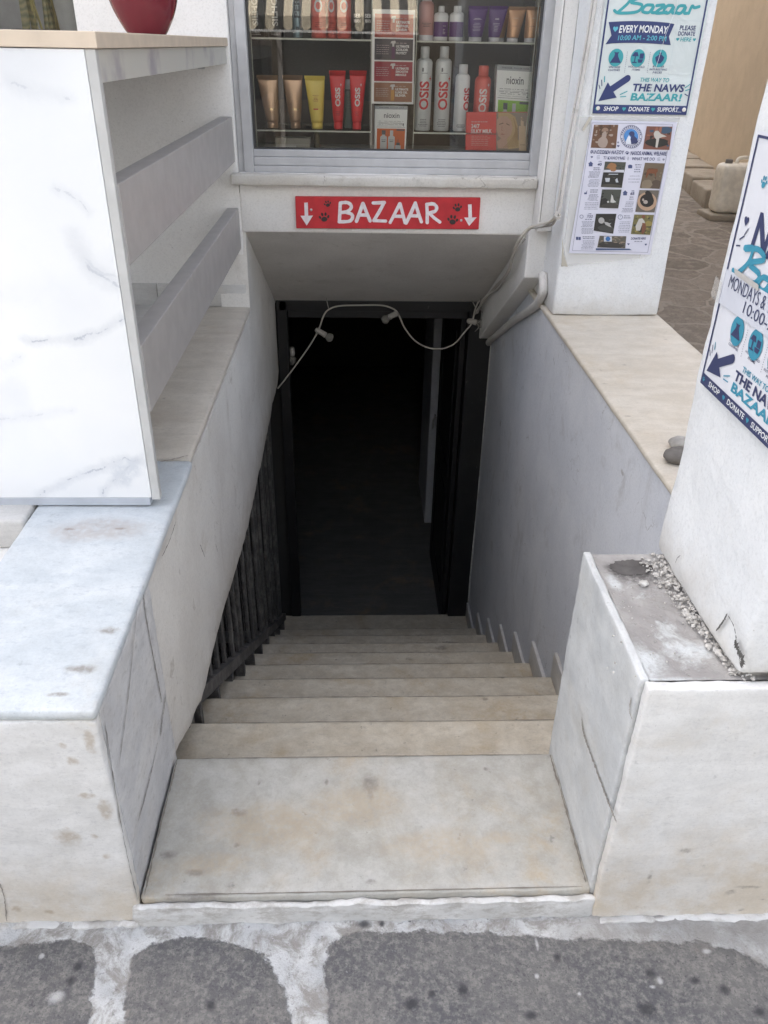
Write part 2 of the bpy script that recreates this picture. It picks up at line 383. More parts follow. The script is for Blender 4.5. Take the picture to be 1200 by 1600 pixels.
M['front_left'] = marble('white_marble_front', (.67, .665, .65), (.75, .745, .735), streak=(2.2, 1, 6), stain=(.52, .43, .30), stain_amt=.32, vein=(.42, .42, .44), vein_amt=.35, low=(.16, .16), rough=.42,
    spots=[(fr(107, 1308), (.022, .03, .026)), (fr(140, 1160), (.01, .03, .03)), (fr(113, 1188), (.01, .02, .012)), (fr(135, 1243), (.016, .02, .008)), (fr(165, 1265), (.012, .02, .03)), (fr(147, 1307), (.008, .02, .008)), (fr(166, 1338), (.008, .02, .008)), (fr(98, 1165), (.008, .02, .007)), (fr(26, 1420), (.012, .02, .01)), (fr(77, 1425), (.012, .02, .007)), (fr(205, 1320), (.008, .02, .06))], spotcol=(.36, .28, .19), spot_amt=.6)
M['front_right'] = marble('white_marble_right', (.69, .685, .67), (.77, .765, .75), streak=(2.2, 1, 6), stain=(.52, .41, .26), stain_amt=.35, vein=(.46, .46, .47), vein_amt=.3, low=(.2, .18), rough=.42,
    spots=[(fr(1066, 1319), (.018, .02, .010)), (fr(1162, 1376), (.035, .02, .006)), (fr(1138, 1385), (.012, .02, .010)), (fr(1153, 1412), (.008, .02, .006)), (fr(1012, 1360), (.006, .02, .03)), (fr(1185, 1395), (.01, .02, .004))], spotcol=(.16, .14, .12))
M['side_left'] = marble('grey_marble_side', (.52, .52, .53), (.63, .625, .62), streak=(6, 1.5, 3), stain=(.42, .36, .28), stain_amt=.3, vein=(.3, .29, .28), vein_amt=.5, rough=.5)
M['side_right'] = marble('pale_marble_side', (.52, .535, .54), (.62, .63, .625), streak=(6, 1.5, 3), stain=(.45, .4, .31), stain_amt=.3, vein=(.38, .37, .35), vein_amt=.35, rough=.5)
M['landing'] = marble('stained_marble_landing', (.365, .35, .31), (.445, .44, .415), streak=(2, 1.5, 3), stain=(.42, .335, .225), stain_amt=.95, dark_amt=.6, mott=.28, vein=(.36, .35, .32), vein_amt=.4, rough=.38,
    spots=[(g(372, 1270, Z1), (.018, .012, .02)), (g(369, 1321, Z1), (.008, .006, .02)), (g(578, 1238, Z1), (.008, .024, .02)), (g(578, 1226, Z1), (.02, .03, .02)), (g(262, 1336, Z1), (.02, .010, .02)), (g(759, 1201, Z1), (.006, .006, .02)), (g(305, 1364, Z1), (.02, .008, .02)), (g(580, 1378, Z1), (.012, .006, .02)), (g(300, 1400, Z1), (.06, .008, .02)), (g(600, 1404, Z1), (.3, .006, .02)), (g(405, 1222, Z1), (.004, .010, .02)), (g(510, 1222, Z1), (.005, .012, .02))], spotcol=(.17, .155, .14),
    spots2=[(g(690, 1320, Z1), (.14, .05, .05)), (g(420, 1290, Z1), (.16, .07, .05)), (g(340, 1350, Z1), (.10, .03, .05)), (g(560, 1260, Z1), (.12, .06, .05)), (g(780, 1310, Z1), (.05, .02, .05))], spotcol2=(.40, .315, .205))
M['step'] = marble('worn_marble_step', (.50, .44, .345), (.60, .55, .455), streak=(2.4, 4, 4), stain=(.42, .315, .18), stain_amt=.85, vein=(.3, .28, .25), vein_amt=.45, rough=.42, dark_amt=.75, mott=.26,
    spots=[(g(758, 1092, Z1-RISE*2), (.012, .008, .03)), (g(347, 1120, Z1-RISE), (.014, .010, .03)), (g(745, 1105, Z1-RISE), (.007, .006, .03)), (g(770, 1110, Z1-RISE), (.012, .016, .03)), (g(700, 1005, Z1-RISE*7), (.05, .02, .03)), (g(690, 1012, Z1-RISE*6), (.04, .02, .03)), (g(640, 1030, Z1-RISE*5), (.02, .01, .03)), (g(785, 1058, Z1-RISE*3), (.01, .01, .03))], spotcol=(.2, .17, .14))
M['skirt'] = marble('marble_skirting', (.50, .49, .47), (.58, .57, .55), stain_amt=.25, vein_amt=.2)
M['mortar'] = None
t = NT('mortar_bed')
c = t.mix(t.mr(t.noise(5, 6, .65), .35, .68), (.32, .305, .295), (.46, .445, .43))
c = t.mix(t.mr(t.noise(9, 6, .7, dist=.5), .55, .68, 0, .8), c, (.60, .62, .62))
c = t.mix(t.mr(t.noise(70, 4, .7), .6, .72, 0, .5), c, (.2, .19, .18))
c = t.mix(t.ma('MULTIPLY', t.spots([(g(985, 888, ZR), (.052, .042, .3)), (g(965, 886, ZR), (.028, .030, .3)), (g(1006, 890, ZR), (.024, .034, .3))], .22, 40), .92), c, (.095, .09, .088))  # shade of the hole put into the mortar colour
c = t.mix(t.ma('MULTIPLY', t.spots([(g(1075, 1010, ZR), (.045, .025, .05)), (g(960, 1000, ZR+.0), (.012, .12, .05)), (g(1000, 1030, ZR), (.05, .05, .05)), (g(960, 905, ZR), (.015, .03, .05)), (g(1015, 1060, ZR), (.1, .012, .05))], .4, 30), .8), c, (.64, .665, .67))
n1 = t.bump(t.noise(22, 5, .65), .6, .006); n2 = t.bump(t.noise(150, 4, .7), .6, .003, n1)
M['mortar'] = t.out(c, .9, n2, spec=.2)
t = NT('rubble_grit'); c = t.mix(t.mr(t.noise(60, 3), .35, .65), (.38, .365, .34), (.62, .60, .57)); M['rubble'] = t.out(c, .95, t.bump(t.noise(300, 3), .5, .001))
t = NT('whitewash')
c = t.mix(t.mr(t.noise(6, 6, .65), .35, .65), (.52, .52, .51), (.66, .655, .64))
c = t.mix(t.mr(t.noise(16, 7, .74, stretch=(1, 1, 2)), .45, .64, 0, .75), c, (.36, .34, .31))
M['whitewash'] = t.out(c, .85, t.bump(t.noise(40, 6, .7), .7, .004), spec=.2)

# street stone: attribute 'stone' = signed distance inside a flagstone (m)
t = NT('flagstones_and_whitewash')
at_ = t.n('ShaderNodeAttribute', attribute_name='stone').outputs['Fac']
dist = t.ma('ADD', at_, t.ma('MULTIPLY', t.ma('SUBTRACT', t.noise(22, 6, .68), .5), .038))
dist = t.ma('ADD', dist, t.ma('MULTIPLY', t.ma('SUBTRACT', t.noise(130, 3, .6), .5), .010))
st = t.mix(t.mr(t.noise(5, 6, .6), .3, .7), (.088, .088, .094), (.150, .145, .140))
st = t.mix(t.mr(t.noise(80, 5, .78), .42, .68, 0, .85), st, (.235, .225, .21))
st = t.mix(t.mr(t.noise(190, 3, .7), .55, .7, 0, .7), st, (.055, .055, .06))
st = t.mix(t.mr(t.noise(11, 5, .7, dist=.6), .60, .72, 0, .4), st, (.23, .20, .175))
st = t.mix(t.mr(t.noise(75, 2, .5), .74, .77, 0, .3), st, (.4, .4, .4))
st = t.mix(t.ma('MULTIPLY', t.spots([(g(643, 1573), (.018, .016, .02)), (g(674, 1556), (.009, .009, .02)), (g(723, 1551), (.013, .015, .02)), (g(1015, 1524), (.012, .014, .02)), (g(1010, 1580), (.02, .016, .02)), (g(1130, 1550), (.012, .012, .02)), (g(122, 1513), (.01, .012, .02)), (g(112, 1535), (.012, .012, .02)), (g(1085, 1535), (.012, .008, .02)), (g(1185, 1585), (.016, .01, .02)), (g(330, 1575), (.012, .012, .02)), (g(870, 1500), (.01, .01, .02)), (g(830, 1590), (.014, .01, .02))], .2, 45, False), .85), st, (.035, .035, .04))
st = t.mix(t.ma('MULTIPLY', t.spots([(g(88, 1562), (.016, .014, .02)), (g(66, 1497), (.006, .006, .02)), (g(1103, 1489), (.010, .006, .02)), (g(838, 1528), (.005, .006, .02)), (g(1030, 1535), (.006, .008, .02)), (g(905, 1555), (.004, .004, .02)), (g(1018, 1545), (.007, .004, .02)), (g(838, 1478), (.004, .014, .02)), (g(160, 1490), (.006, .03, .02))], .35, 80, False), .5), st, (.62, .62, .61))
ww = t.mix(t.mr(t.noise(7, 6, .65), .35, .65), (.42, .43, .44), (.58, .585, .58))
ww = t.mix(t.mr(t.noise(17, 7, .75, dist=.5), .42, .62, 0, .9), ww, (.25, .235, .215))
ww = t.mix(t.mr(t.noise(90, 4, .7), .58, .70, 0, .6), ww, (.13, .12, .115))
sx = t.n('ShaderNodeSeparateXYZ'); t.put(sx.inputs[0], t.pos())
ww = t.mix(t.ma('MULTIPLY', t.mr(sx.outputs[0], .3, .52), t.mr(t.noise(12, 5, .7), .3, .6, .35, .85)), ww, (.30, .29, .275))   # bare grey mortar towards the right
ww = t.mix(t.ma('MULTIPLY', t.spots([(g(568, 1447), (.018, .010, .02)), (g(597, 1446), (.006, .007, .02)), (g(640, 1441), (.004, .004, .02))], .25, 45, False), .9), ww, (.05, .05, .055))
k = t.mr(dist, -.003, .004)
c = t.mix(k, ww, st)
hgt = t.ma('ADD', t.ma('MULTIPLY', k, .8), t.ma('MULTIPLY', t.noise(150, 5, .75), t.mr(k, 0, 1, .9, .55)))
M['street'] = t.out(c, t.mr(k, 0, 1, .9, .72), t.bump(t.noise(26, 5, .65), .6, .006, t.bump(hgt, .8, .005)), spec=.3)

def paving(name, sc, stone_a, stone_b, joint, w=.05):
    t = NT(name)
    v = t.vm('ADD', t.pos(), t.vm('MULTIPLY', t.vm('SUBTRACT', t.noise(4, 4, color=True), (.5, .5, .5)), (.18, .18, .18)))
    vo = t.n('ShaderNodeTexVoronoi', feature='DISTANCE_TO_EDGE'); t.put(vo.inputs['Vector'], v); vo.inputs['Scale'].default_value = sc
    vc = t.n('ShaderNodeTexVoronoi', feature='F1'); t.put(vc.inputs['Vector'], v); vc.inputs['Scale'].default_value = sc
    k = t.mr(t.ma('ADD', vo.outputs['Distance'], t.ma('MULTIPLY', t.ma('SUBTRACT', t.noise(20, 4), .5), .05)), w*.5, w)
    bw = t.n('ShaderNodeRGBToBW'); t.put(bw.inputs[0], vc.outputs['Color'])
    s_ = t.mix(bw.outputs[0], stone_a, stone_b); s_ = t.mix(t.mr(t.noise(14, 6, .7), .4, .7, 0, .6), s_, tuple(x*1.35 for x in stone_b))
    s_ = t.mix(t.mr(t.noise(60, 4, .7), .5, .7, 0, .5), s_, tuple(x*.55 for x in stone_a))
    c = t.mix(k, joint, s_)
    return t.out(c, .85, t.bump(t.noise(30, 5, .7), .4, .006, t.bump(k, .7, .008)), spec=.25)
M['alley'] = paving('alley_flagstones', 3.0, (.16, .138, .115), (.27, .235, .20), (.31, .275, .235), .045)
M['kerb'] = plaster('rough_kerb_stone', (.33, .29, .235), (.43, .385, .32), dirt=(.2, .17, .14), dirt_amt=.6, lump=.9, fine=.8, streak=False)
M['street_far'] = paving('street_flagstones', 1.6, (.10, .10, .10), (.16, .155, .15), (.5, .5, .49), .06)

# counter panel: white stone-look board with grey veins
t = NT('veined_white_board')
wv = t.vm('ADD', t.pos(), t.vm('MULTIPLY', t.vm('SUBTRACT', t.noise(3.2, 5, .62, color=True), (.5, .5, .5)), (.34, .34, .34)))
def vein_at(pts, w, amt):
    """a vein drawn through points, kept on the board"""
    tot = None
    P = [Vector(p) for p in pts]
    nz = t.vm('MULTIPLY', t.vm('SUBTRACT', t.noise(11, 6, .66, color=True), (.5, .5, .5)), (.06, .06, .06))
    q = t.vm('ADD', t.pos(), nz)
    for a, b in zip(P, P[1:]):
        d = b-a; L2 = d.length_squared
        h = t.ma('DIVIDE', t.vm('DOT_PRODUCT', t.vm('SUBTRACT', q, tuple(a)), tuple(d)), L2)
        h = t.ma('MINIMUM', t.ma('MAXIMUM', h, 0), 1)
        cl = t.n('ShaderNodeVectorMath', operation='SCALE'); cl.inputs[0].default_value = tuple(d); t.put(cl.inputs['Scale'], h)
        dd = t.vm('LENGTH', t.vm('SUBTRACT', t.vm('SUBTRACT', q, tuple(a)), cl.outputs[0]))
        kk = t.ma('MAXIMUM', t.mr(dd, w, w*.15, 0, amt), t.mr(dd, w*4.5, 0, 0, amt*.35)); tot = kk if tot is None else t.ma('MAXIMUM', tot, kk)
    return tot
pn = lambda x, y: tuple(atY(x, y, 1.6))
c = t.mix(t.mr(t.noise(2.4, 4), .35, .7), (.77, .785, .80), (.82, .825, .825))
v0 = t.mr(t.ma('ABSOLUTE', t.ma('SUBTRACT', t.noise(1.3, 3, .5, vec=wv), .5)), 0, .05, .16, 0)
c = t.mix(t.ma('MULTIPLY', v0, t.mr(t.noise(2.6, 3), .45, .65)), c, (.48, .51, .57))
for pts, w, a in (([pn(40, 535), pn(75, 532), pn(118, 537), pn(160, 518), pn(203, 492), pn(230, 470)], .0045, .75),
                  ([pn(55, 772), pn(100, 758), pn(150, 735), pn(195, 715), pn(215, 722), pn(238, 695), pn(247, 640)], .0045, .7),
                  ([pn(165, 772), pn(185, 742), pn(215, 722), pn(250, 735)], .004, .7),
                  ([pn(80, 302), pn(115, 310), pn(135, 330)], .004, .4), ([pn(110, 370), pn(135, 415), pn(165, 440), pn(210, 455)], .0075, .55), ([pn(125, 395), pn(160, 430), pn(205, 432)], .008, .3),
                  ([pn(20, 132), pn(60, 145), pn(110, 146)], .005, .4), ([pn(0, 575), pn(30, 562)], .004, .3), ([pn(-10, 65), pn(20, 68)], .03, .55), ([pn(0, 655), pn(70, 648), pn(110, 640)], .005, .3)):
    c = t.mix(vein_at(pts, w, a), c, (.36, .39, .45))
c = t.mix(t.spots([(pn(190, 742), (.028, .1, .035)), (pn(208, 730), (.022, .1, .03))], .3, 22), c, (.62, .645, .68))
M['board'] = t.out(c, .32, spec=.4)
t = NT('veined_apron'); c = t.mix(t.mr(t.noise(7, 4), .5, .72), (.56, .55, .50), (.36, .34, .36)); M['apron'] = t.out(c, .4)
M['board_edge'] = plain((.52, .52, .51), .5)
M['top_edge'] = plain((.62, .52, .41), .6)
M['slat'] = plain((.42, .40, .385), .45)
M['slat_dark'] = plain((.27, .25, .235), .5)
M['strip'] = plain((.46, .49, .54), .4)
M['alu'] = plain((.47, .472, .48), .42, spec=.5)
M['gasket'] = plain((.05, .05, .05), .6)
M['metal'] = plain((.55, .55, .55), .4, .7)
t = NT('worn_black_paint'); c = t.mix(t.mr(t.noise(45, 5, .75, stretch=(1, 1, .35)), .66, .72, 0, .75), (.012, .012, .013), (.16, .155, .15))
c = t.mix(t.mr(t.noise(8, 4), .5, .7, 0, .5), c, (.03, .028, .027)); M['black'] = t.out(c, .5, t.bump(t.noise(60, 4), .3, .002))
t = NT('dusty_black_iron'); c = t.mix(t.mr(t.noise(14, 6, .75), .42, .7, 0, .7), (.075, .072, .07), (.24, .225, .21)); M['iron'] = t.out(c, .65, t.bump(t.noise(120, 4), .4, .002))
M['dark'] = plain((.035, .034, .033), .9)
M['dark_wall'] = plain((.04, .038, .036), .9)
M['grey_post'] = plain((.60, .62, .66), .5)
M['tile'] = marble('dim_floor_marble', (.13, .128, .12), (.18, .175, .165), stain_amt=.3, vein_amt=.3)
M['pipe'] = plaster('painted_pipe', (.58, .56, .53), (.68, .66, .63), dirt_amt=.4, streak=False, lump=.2)
M['cable'] = plain((.50, .47, .42), .6)
M['cable_grey'] = plain((.38, .36, .33), .7)
t = NT('window_glass'); tr = t.n('ShaderNodeBsdfTransparent'); gl = t.n('ShaderNodeBsdfGlossy'); gl.inputs['Roughness'].default_value = .0
fz = t.n('ShaderNodeFresnel'); fz.inputs['IOR'].default_value = 1.62; mx = t.n('ShaderNodeMixShader'); tr.inputs[0].default_value = (.995, .995, .985, 1)
t.put(mx.inputs[0], fz.outputs[0]); t.put(mx.inputs[1], tr.outputs[0]); t.put(mx.inputs[2], gl.outputs[0]); t.put(t.t.nodes['Material Output'].inputs[0], mx.outputs[0]); M['glass'] = t.m
t = NT('shelf_glass'); tr = t.n('ShaderNodeBsdfTransparent'); gl = t.n('ShaderNodeBsdfGlossy'); gl.inputs['Roughness'].default_value = .05
mx = t.n('ShaderNodeMixShader'); tr.inputs[0].default_value = (.9, .92, .9, 1); mx.inputs[0].default_value = .12
t.put(mx.inputs[1], tr.outputs[0]); t.put(mx.inputs[2], gl.outputs[0]); t.put(t.t.nodes['Material Output'].inputs[0], mx.outputs[0]); M['shelf_glass'] = t.m
M['glass_edge'] = plain((.55, .56, .48), .25)

# ------------------------------------------------------------------ setting: street, alley, earth
def sdf(px, py, poly):
    d = 1e9; ins = False; n = len(poly)
    for i in range(n):
        ax, ay = poly[i]; bx, by = poly[(i+1) % n]; ex, ey = bx-ax, by-ay; wx, wy = px-ax, py-ay
        h = max(0, min(1, (wx*ex+wy*ey)/(ex*ex+ey*ey+1e-12))); qx, qy = wx-ex*h, wy-ey*h; d = min(d, qx*qx+qy*qy)
        if (ay > py) != (by > py) and px < (bx-ax)*(py-ay)/(by-ay)+ax: ins = not ins
    return math.sqrt(d)*(1 if ins else -1)
stones_px = [[(-250, 1488), (0, 1480), (70, 1474), (120, 1470), (146, 1480), (152, 1510), (146, 1560), (135, 1640), (125, 1800), (-250, 1800)],
             [(205, 1495), (240, 1474), (300, 1466), (360, 1474), (405, 1492), (437, 1530), (452, 1580), (460, 1640), (470, 1800), (185, 1800), (190, 1640), (198, 1540)],
             [(510, 1478), (540, 1462), (640, 1457), (760, 1460), (900, 1470), (1010, 1474), (1090, 1476), (1150, 1487), (1200, 1515), (1260, 1570), (1330, 1800), (505, 1800), (510, 1600)]]
STONES = [[tuple(atZ(x, y, 0))[:2] for x, y in s_] for s_ in stones_px]
def street_detail(X0, X1, Ya, Yb, st, name):
    nx, ny = int((X1-X0)/st), int((Yb-Ya)/st); vs = []; fs = []; at = []
    for j in range(ny+1):
        for i in range(nx+1):
            x, y = X0+(X1-X0)*i/nx, Ya+(Yb-Ya)*j/ny
            d = max(sdf(x, y, s_) for s_ in STONES)
            z = .004+.003*min(1, max(0, d/.02))+mnoise.noise(Vector((x*6, y*6, 0)))*.003
            if y > .925: z += (y-.925)*.06
            vs.append((x, y, z)); at.append(d)
    for j in range(ny):
        for i in range(nx): a = j*(nx+1)+i; fs.append((a, a+1, a+nx+2, a+nx+1))
    mb = MB(); mb.add(vs, fs, 0, True); o = mb.build(name, M['street'])
    A = o.data.attributes.new('stone', 'FLOAT', 'POINT'); A.data.foreach_set('value', at)
    return tag(o, kind='structure')
tag(street_detail(-1.5, 1.6, .60, .965, .01, 'pavement'), 'grey flagstones with whitewashed joints in front of the first step')
mb = MB()
mb.add([(-90, -90, 0), (90, -90, 0), (90, .602, 0), (-90, .602, 0)], [(0, 1, 2, 3)])
mb.add([(1.58, .602, 0), (90, .602, 0), (90, .97, 0), (1.58, .97, 0)], [(0, 1, 2, 3)]); mb.add([(-90, .602, 0), (-1.48, .602, 0), (-1.48, .97, 0), (-90, .97, 0)], [(0, 1, 2, 3)])
tag(mb.build('street', M['street_far']), kind='structure')
az = lambda y: max(0, (y-3)*.0316)
mb = MB(); rows = [.966, 2, 3, 4, 6, 8, 12, 20, 60]
vs = [(x, y, az(y)+.002) for y in rows for x in (1.15, 2.2, 3.4, 6, 30)]
mb.add(vs, [(j*5+i, j*5+i+1, (j+1)*5+i+1, (j+1)*5+i) for j in range(len(rows)-1) for i in range(4)], 0, True)
tag(mb.build('alley_paving', M['alley']), kind='structure')

# ------------------------------------------------------------------ staircase
stair = thing('staircase', 'worn marble steps going down to the dark basement doorway', 'staircase', (0, NOSE0, Z1))
mb = MB(); mb.rbox(XL+.004, .466, Y0+.006, NOSE0, -.12, Z1, .02, .005, .0014, 9, amp2=.0012, freq2=80)
lo = mb.build('landing', M['landing'], stair)
mb = MB(); mb.rbox(XL-.01, .478, Y0-.012, Y0+.005, -.02, .056, .012, .010, .005, 16, amp2=.003, freq2=70); mb.build('riser', M['whitewash'], stair)
for n in range(1, 10):
    y0, y1 = NOSE0+(n-1)*TREAD, NOSE0+n*TREAD+(.09 if n == 9 else 0); z = Z1-n*RISE
    xl = -.50
    mb = MB(); mb.rbox(xl, XR+.002, y0-.02, y1, z-.03, z, .025, .006, .0018, 7, amp2=.0016, freq2=60); o = mb.build('step', M['step'], stair)
    mb = MB(); mb.rbox(xl+.002, XR, y1-.05, y1-.012, z-RISE-.03, z-.031, .2, .002, 0); mb.build('riser', M['step'], stair)
    mb = MB(); mb.rbox(XR-.013, XR+.001, y0-.012, y1+.006, z+.001, z+.115, .08, .003, .001); mb.build('skirting_tile', M['skirt'], stair)
edge_dark = plain((.20, .18, .155), .95)  # thin dark lines drawn along the landing edges and step nosings
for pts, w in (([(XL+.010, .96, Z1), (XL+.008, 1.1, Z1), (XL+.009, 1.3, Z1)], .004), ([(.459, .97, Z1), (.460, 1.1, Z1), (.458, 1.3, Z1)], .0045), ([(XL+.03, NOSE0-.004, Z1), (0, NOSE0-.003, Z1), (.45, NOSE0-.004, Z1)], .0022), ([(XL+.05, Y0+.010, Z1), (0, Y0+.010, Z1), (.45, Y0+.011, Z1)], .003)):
    crack(pts, w, 'dark_edge_line', edge_dark, stair, (0, 0, .0018), jit=.2, n=9)
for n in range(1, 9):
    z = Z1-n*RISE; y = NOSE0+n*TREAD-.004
    crack([(-.47, y, z), (0, y+.001, z), (.3, y-.001, z), (.73, y, z)], .0022, 'dark_edge_line', edge_dark, stair, (0, 0, .0022), jit=.2, n=9)
mb = MB(); mb.rbox(XL-.02, .49, NOSE0-.03, NOSE0-.008, -.4, -.125, .2, .002, 0); mb.build('riser', M['step'], stair)

# ------------------------------------------------------------------ left low wall
lw = thing('low_wall', 'white marble clad low wall left of the stair, under the white counter', 'low wall', (-.6, Y0, 0))
mb = MB(); mb.rbox(-.735, XL+.002, Y0-.002, 1.842, .545, ZL, .018, .010, .0018, 9, amp2=.0011, freq2=80); mb.build('marble_slab', M['ledge_left'], lw)
mb = MB(); mb.rbox(-.735, XL-.006, 1.846, YF-.004, .546, ZL, .05, .009, .0018, 6); tag(mb.build('marble_slab', M['ledge_back'], lw), 'beige marble ledge slab behind the counter')
mb = MB(); mb.rbox(-1.7, XL-.001, Y0, Y0+.022, -.03, .5445, .013, .005, .0018, 12, amp2=.0022, freq2=95); mb.build('front_panel', M['front_left'], lw)
mb = MB(); mb.rbox(XL-.016, XL-.001, Y0+.0225, 1.333, -.02, .5445, .014, .003, .0014, 9, amp2=.0014, freq2=90); mb.build('side_panel', M['side_left'], lw)
wallX = lambda y: XL-.005
bot = [(1.335, .035), (1.40, .015), (1.486, -.028), (1.57, -.06), (1.653, -.089), (1.80, -.092), (1.962, -.095), (2.3, -.14), (2.7, -.18), (3.0, -.178), (3.283, -.17), (3.6, -.155), (4.127, -.137), (4.26, -.135)]
def zb(y):
    for (a, za), (b, zb_) in zip(bot, bot[1:]):
        if a <= y <= b: return za+(zb_-za)*(y-a)/(b-a)
    return bot[-1][1]
mb = MB(); ny, nz = 90, 24; ys = [1.335+(4.255-1.335)*j/ny for j in range(ny+1)]; vs = []; fs = []
for j, y in enumerate(ys):
    top = .5445 if y < YF else .9
    b_ = zb(y)+mnoise.noise(Vector((y*14, 3, 0)))*.010+mnoise.noise(Vector((y*45, 9, 0)))*.006*(2.4 if y < 1.9 else 1)
    for k in range(nz+1):
        z = b_+(top-b_)*k/nz; vs.append((wallX(y)+mnoise.noise(Vector((y*5, z*5, 1)))*.004-(.006 if k == 0 else 0), y, z))
for j in range(ny):
    for k in range(nz): a = j*(nz+1)+k; fs.append((a, a+1, a+nz+2, a+nz+1))
mb.add(vs, fs, 0, True)
bl = [vs[j*(nz+1)] for j in range(ny+1)]; tl = [vs[j*(nz+1)+nz] for j in range(ny+1)]
b2 = [(-.54, p[1], p[2]) for p in bl]; t2 = [(-.54, p[1], p[2]) for p in tl]; m_ = ny+1
mb.add(bl+b2, [(i, i+1, m_+i+1, m_+i) for i in range(ny)], 0); mb.add(tl+t2, [(i, i+1, m_+i+1, m_+i) for i in range(ny)], 0); mb.add(b2+t2, [(i, i+1, m_+i+1, m_+i) for i in range(ny)], 0)
mb.add([bl[0], b2[0], t2[0], tl[0]], [(0, 1, 2, 3)], 0)
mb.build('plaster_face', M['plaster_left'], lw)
mb = MB(); mb.box(-1.7, -.545, Y0+.023, YF-.01, .25, .50); mb.box(-.72, -.545, Y0+.03, YF-.02, .5005, .5445); mb.box(-1.7, -.545, Y0+.023, 1.35, -.3, .249); mb.build('core', M['plaster'], lw)
mb = MB(); mb.rbox(-1.8, -.738, 1.53, YF-.006, .501, .575, .08, .010, .002, 8); mb.build('marble_slab', M['skirt'], lw)
px = lambda x, y: tuple(atX(x, y, XL-.001))
for pts, w in (([(222, 915), (228, 970), (245, 1060), (252, 1098)], .006), ([(258, 1085), (252, 1130), (250, 1150)], .008), ([(245, 1160), (232, 1220), (214, 1285)], .004), ([(213, 945), (200, 1080), (184, 1200)], .003), ([(160, 1110), (178, 1230), (196, 1330), (215, 1410)], .0035)):
    crack([px(*p) for p in pts], w, 'joint', plain((.27, .255, .235), .9), lw, (.0016, 0, 0), n=8)
crack([tuple(atZ(x, y, ZL)) for x, y in ((250, 722), (270, 718), (294, 712))], .004, 'joint', plain((.25, .22, .19), .9), lw, (0, 0, .0012))
crack([tuple(atY(x, y, Y0)) for x, y in ((0, 1378), (8, 1405), (11, 1438))], .003, 'joint', plain((.3, .27, .24), .9), lw, (0, -.002, 0))
cx = lambda x, y: tuple(atX(x, y, XL-.004))
for pts in (([(272, 815), (262, 845), (250, 870)]), ([(310, 850), (318, 870)]), ([(375, 640), (377, 655)]), ([(335, 850), (338, 862)])):
    crack([cx(*p) for p in pts], .0035, 'crack', plain((.2, .18, .16), .9), lw, (.004, 0, 0))

# ------------------------------------------------------------------ right ledge wall
rw = thing('low_wall', 'grey plaster stair wall on the right, topped by a cream marble ledge', 'low wall', (.95, 2.2, 0))
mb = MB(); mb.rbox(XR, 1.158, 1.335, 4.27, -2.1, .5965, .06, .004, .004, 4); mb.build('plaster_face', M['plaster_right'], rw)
mb = MB(); mb.rbox(XR-.014, 1.178, 1.346, 3.4, .597, ZR, .04, .008, .0015, 8); mb.build('marble_slab', M['ledge_right'], rw)

# ------------------------------------------------------------------ right entrance block and near pillar
pb = thing('plinth', 'marble block with a broken mortar top at the right of the entrance', 'plinth', (.8, Y0, 0))
XB = .47
mb = MB(); mb.rbox(XB+.002, 1.7, Y0-.013, Y0+.008, -.03, ZR-.003, .013, .005, .0018, 12, amp2=.0022, freq2=95); mb.build('front_panel', M['front_right'], pb)
mb = MB(); mb.rbox(XB-.005, XB+.011, Y0+.0085, 1.334, -.18, ZR, .014, .004, .0014, 9, amp2=.0018, freq2=90); mb.build('side_panel', M['side_right'], pb)
def bed_z(x, y):
    e = max(0, min(1, min(x-XB-.011, 1.33-y, y-Y0-.008)/.03))
    h = ((x-.562)**2/.075**2+(y-1.290)**2/.055**2); k = e*max(.12, min(1, h-.4))
    return ZR-.004-.006*e+.006*mnoise.noise(Vector((x*18, y*18, 2)))*k+.004*mnoise.noise(Vector((x*70, y*70, 2)))*k
mb = MB(); nx, ny = 110, 66; vs = []
for j in range(ny+1):
    for i in range(nx+1):
        x, y = XB+.0115+(1.15-XB)*i/nx, Y0+.0085+(1.33-Y0-.0085)*j/ny; vs.append((x, y, bed_z(x, y)))
mb.add(vs, [(j*(nx+1)+i, j*(nx+1)+i+1, (j+1)*(nx+1)+i+1, (j+1)*(nx+1)+i) for j in range(ny) for i in range(nx)], 0, True)
mb.build('mortar_bed', M['mortar'], pb)
mb = MB(); hc = atZ(985, 888, ZR-.010); N_ = 48; R_N = 6; vs = [(hc.x, hc.y, bed_z(hc.x, hc.y)+.0012)]
for r_ in range(1, R_N+1):
    for k in range(N_):
        q = 2*math.pi*k/N_; rr = 1+.20*mnoise.noise(Vector((math.cos(q)*1.6, math.sin(q)*1.6, 4)))+.22*mnoise.noise(Vector((math.cos(q)*6, math.sin(q)*6, 7)))
        x, y = hc.x+.042*rr*math.cos(q)*r_/R_N, hc.y+.026*rr*math.sin(q)*r_/R_N; vs.append((x, y, bed_z(x, y)+.0012))
mb.add(vs, [(0, k+1, (k+1) % N_+1) for k in range(N_)]+[(1+r_*N_+k, 1+(r_+1)*N_+k, 1+(r_+1)*N_+(k+1) % N_, 1+r_*N_+(k+1) % N_) for r_ in range(R_N-1) for k in range(N_)], 0, True)
mb.build('painted_hole', plain((.10, .093, .09), .95, vary=.35), pb)  # hole shown by a flat dark patch, its shade put into the colour
mb = MB(); mb.box(XB+.012, 1.6, Y0+.009, 1.333, -.2, .58); mb.box(XB+.004, XR+.001, 1.318, 1.3335, -.5, .608); mb.build('core', M['plaster'], pb)
mb = MB(); mb.rbox(.675, 1.4, Y0-.018, Y0+.004, ZR-.0025, ZR+.032, .03, .006, .002, 14); mb.build('edge_piece', M['front_right'], pb)
sr = lambda x, y: tuple(atX(x, y, XB-.005))
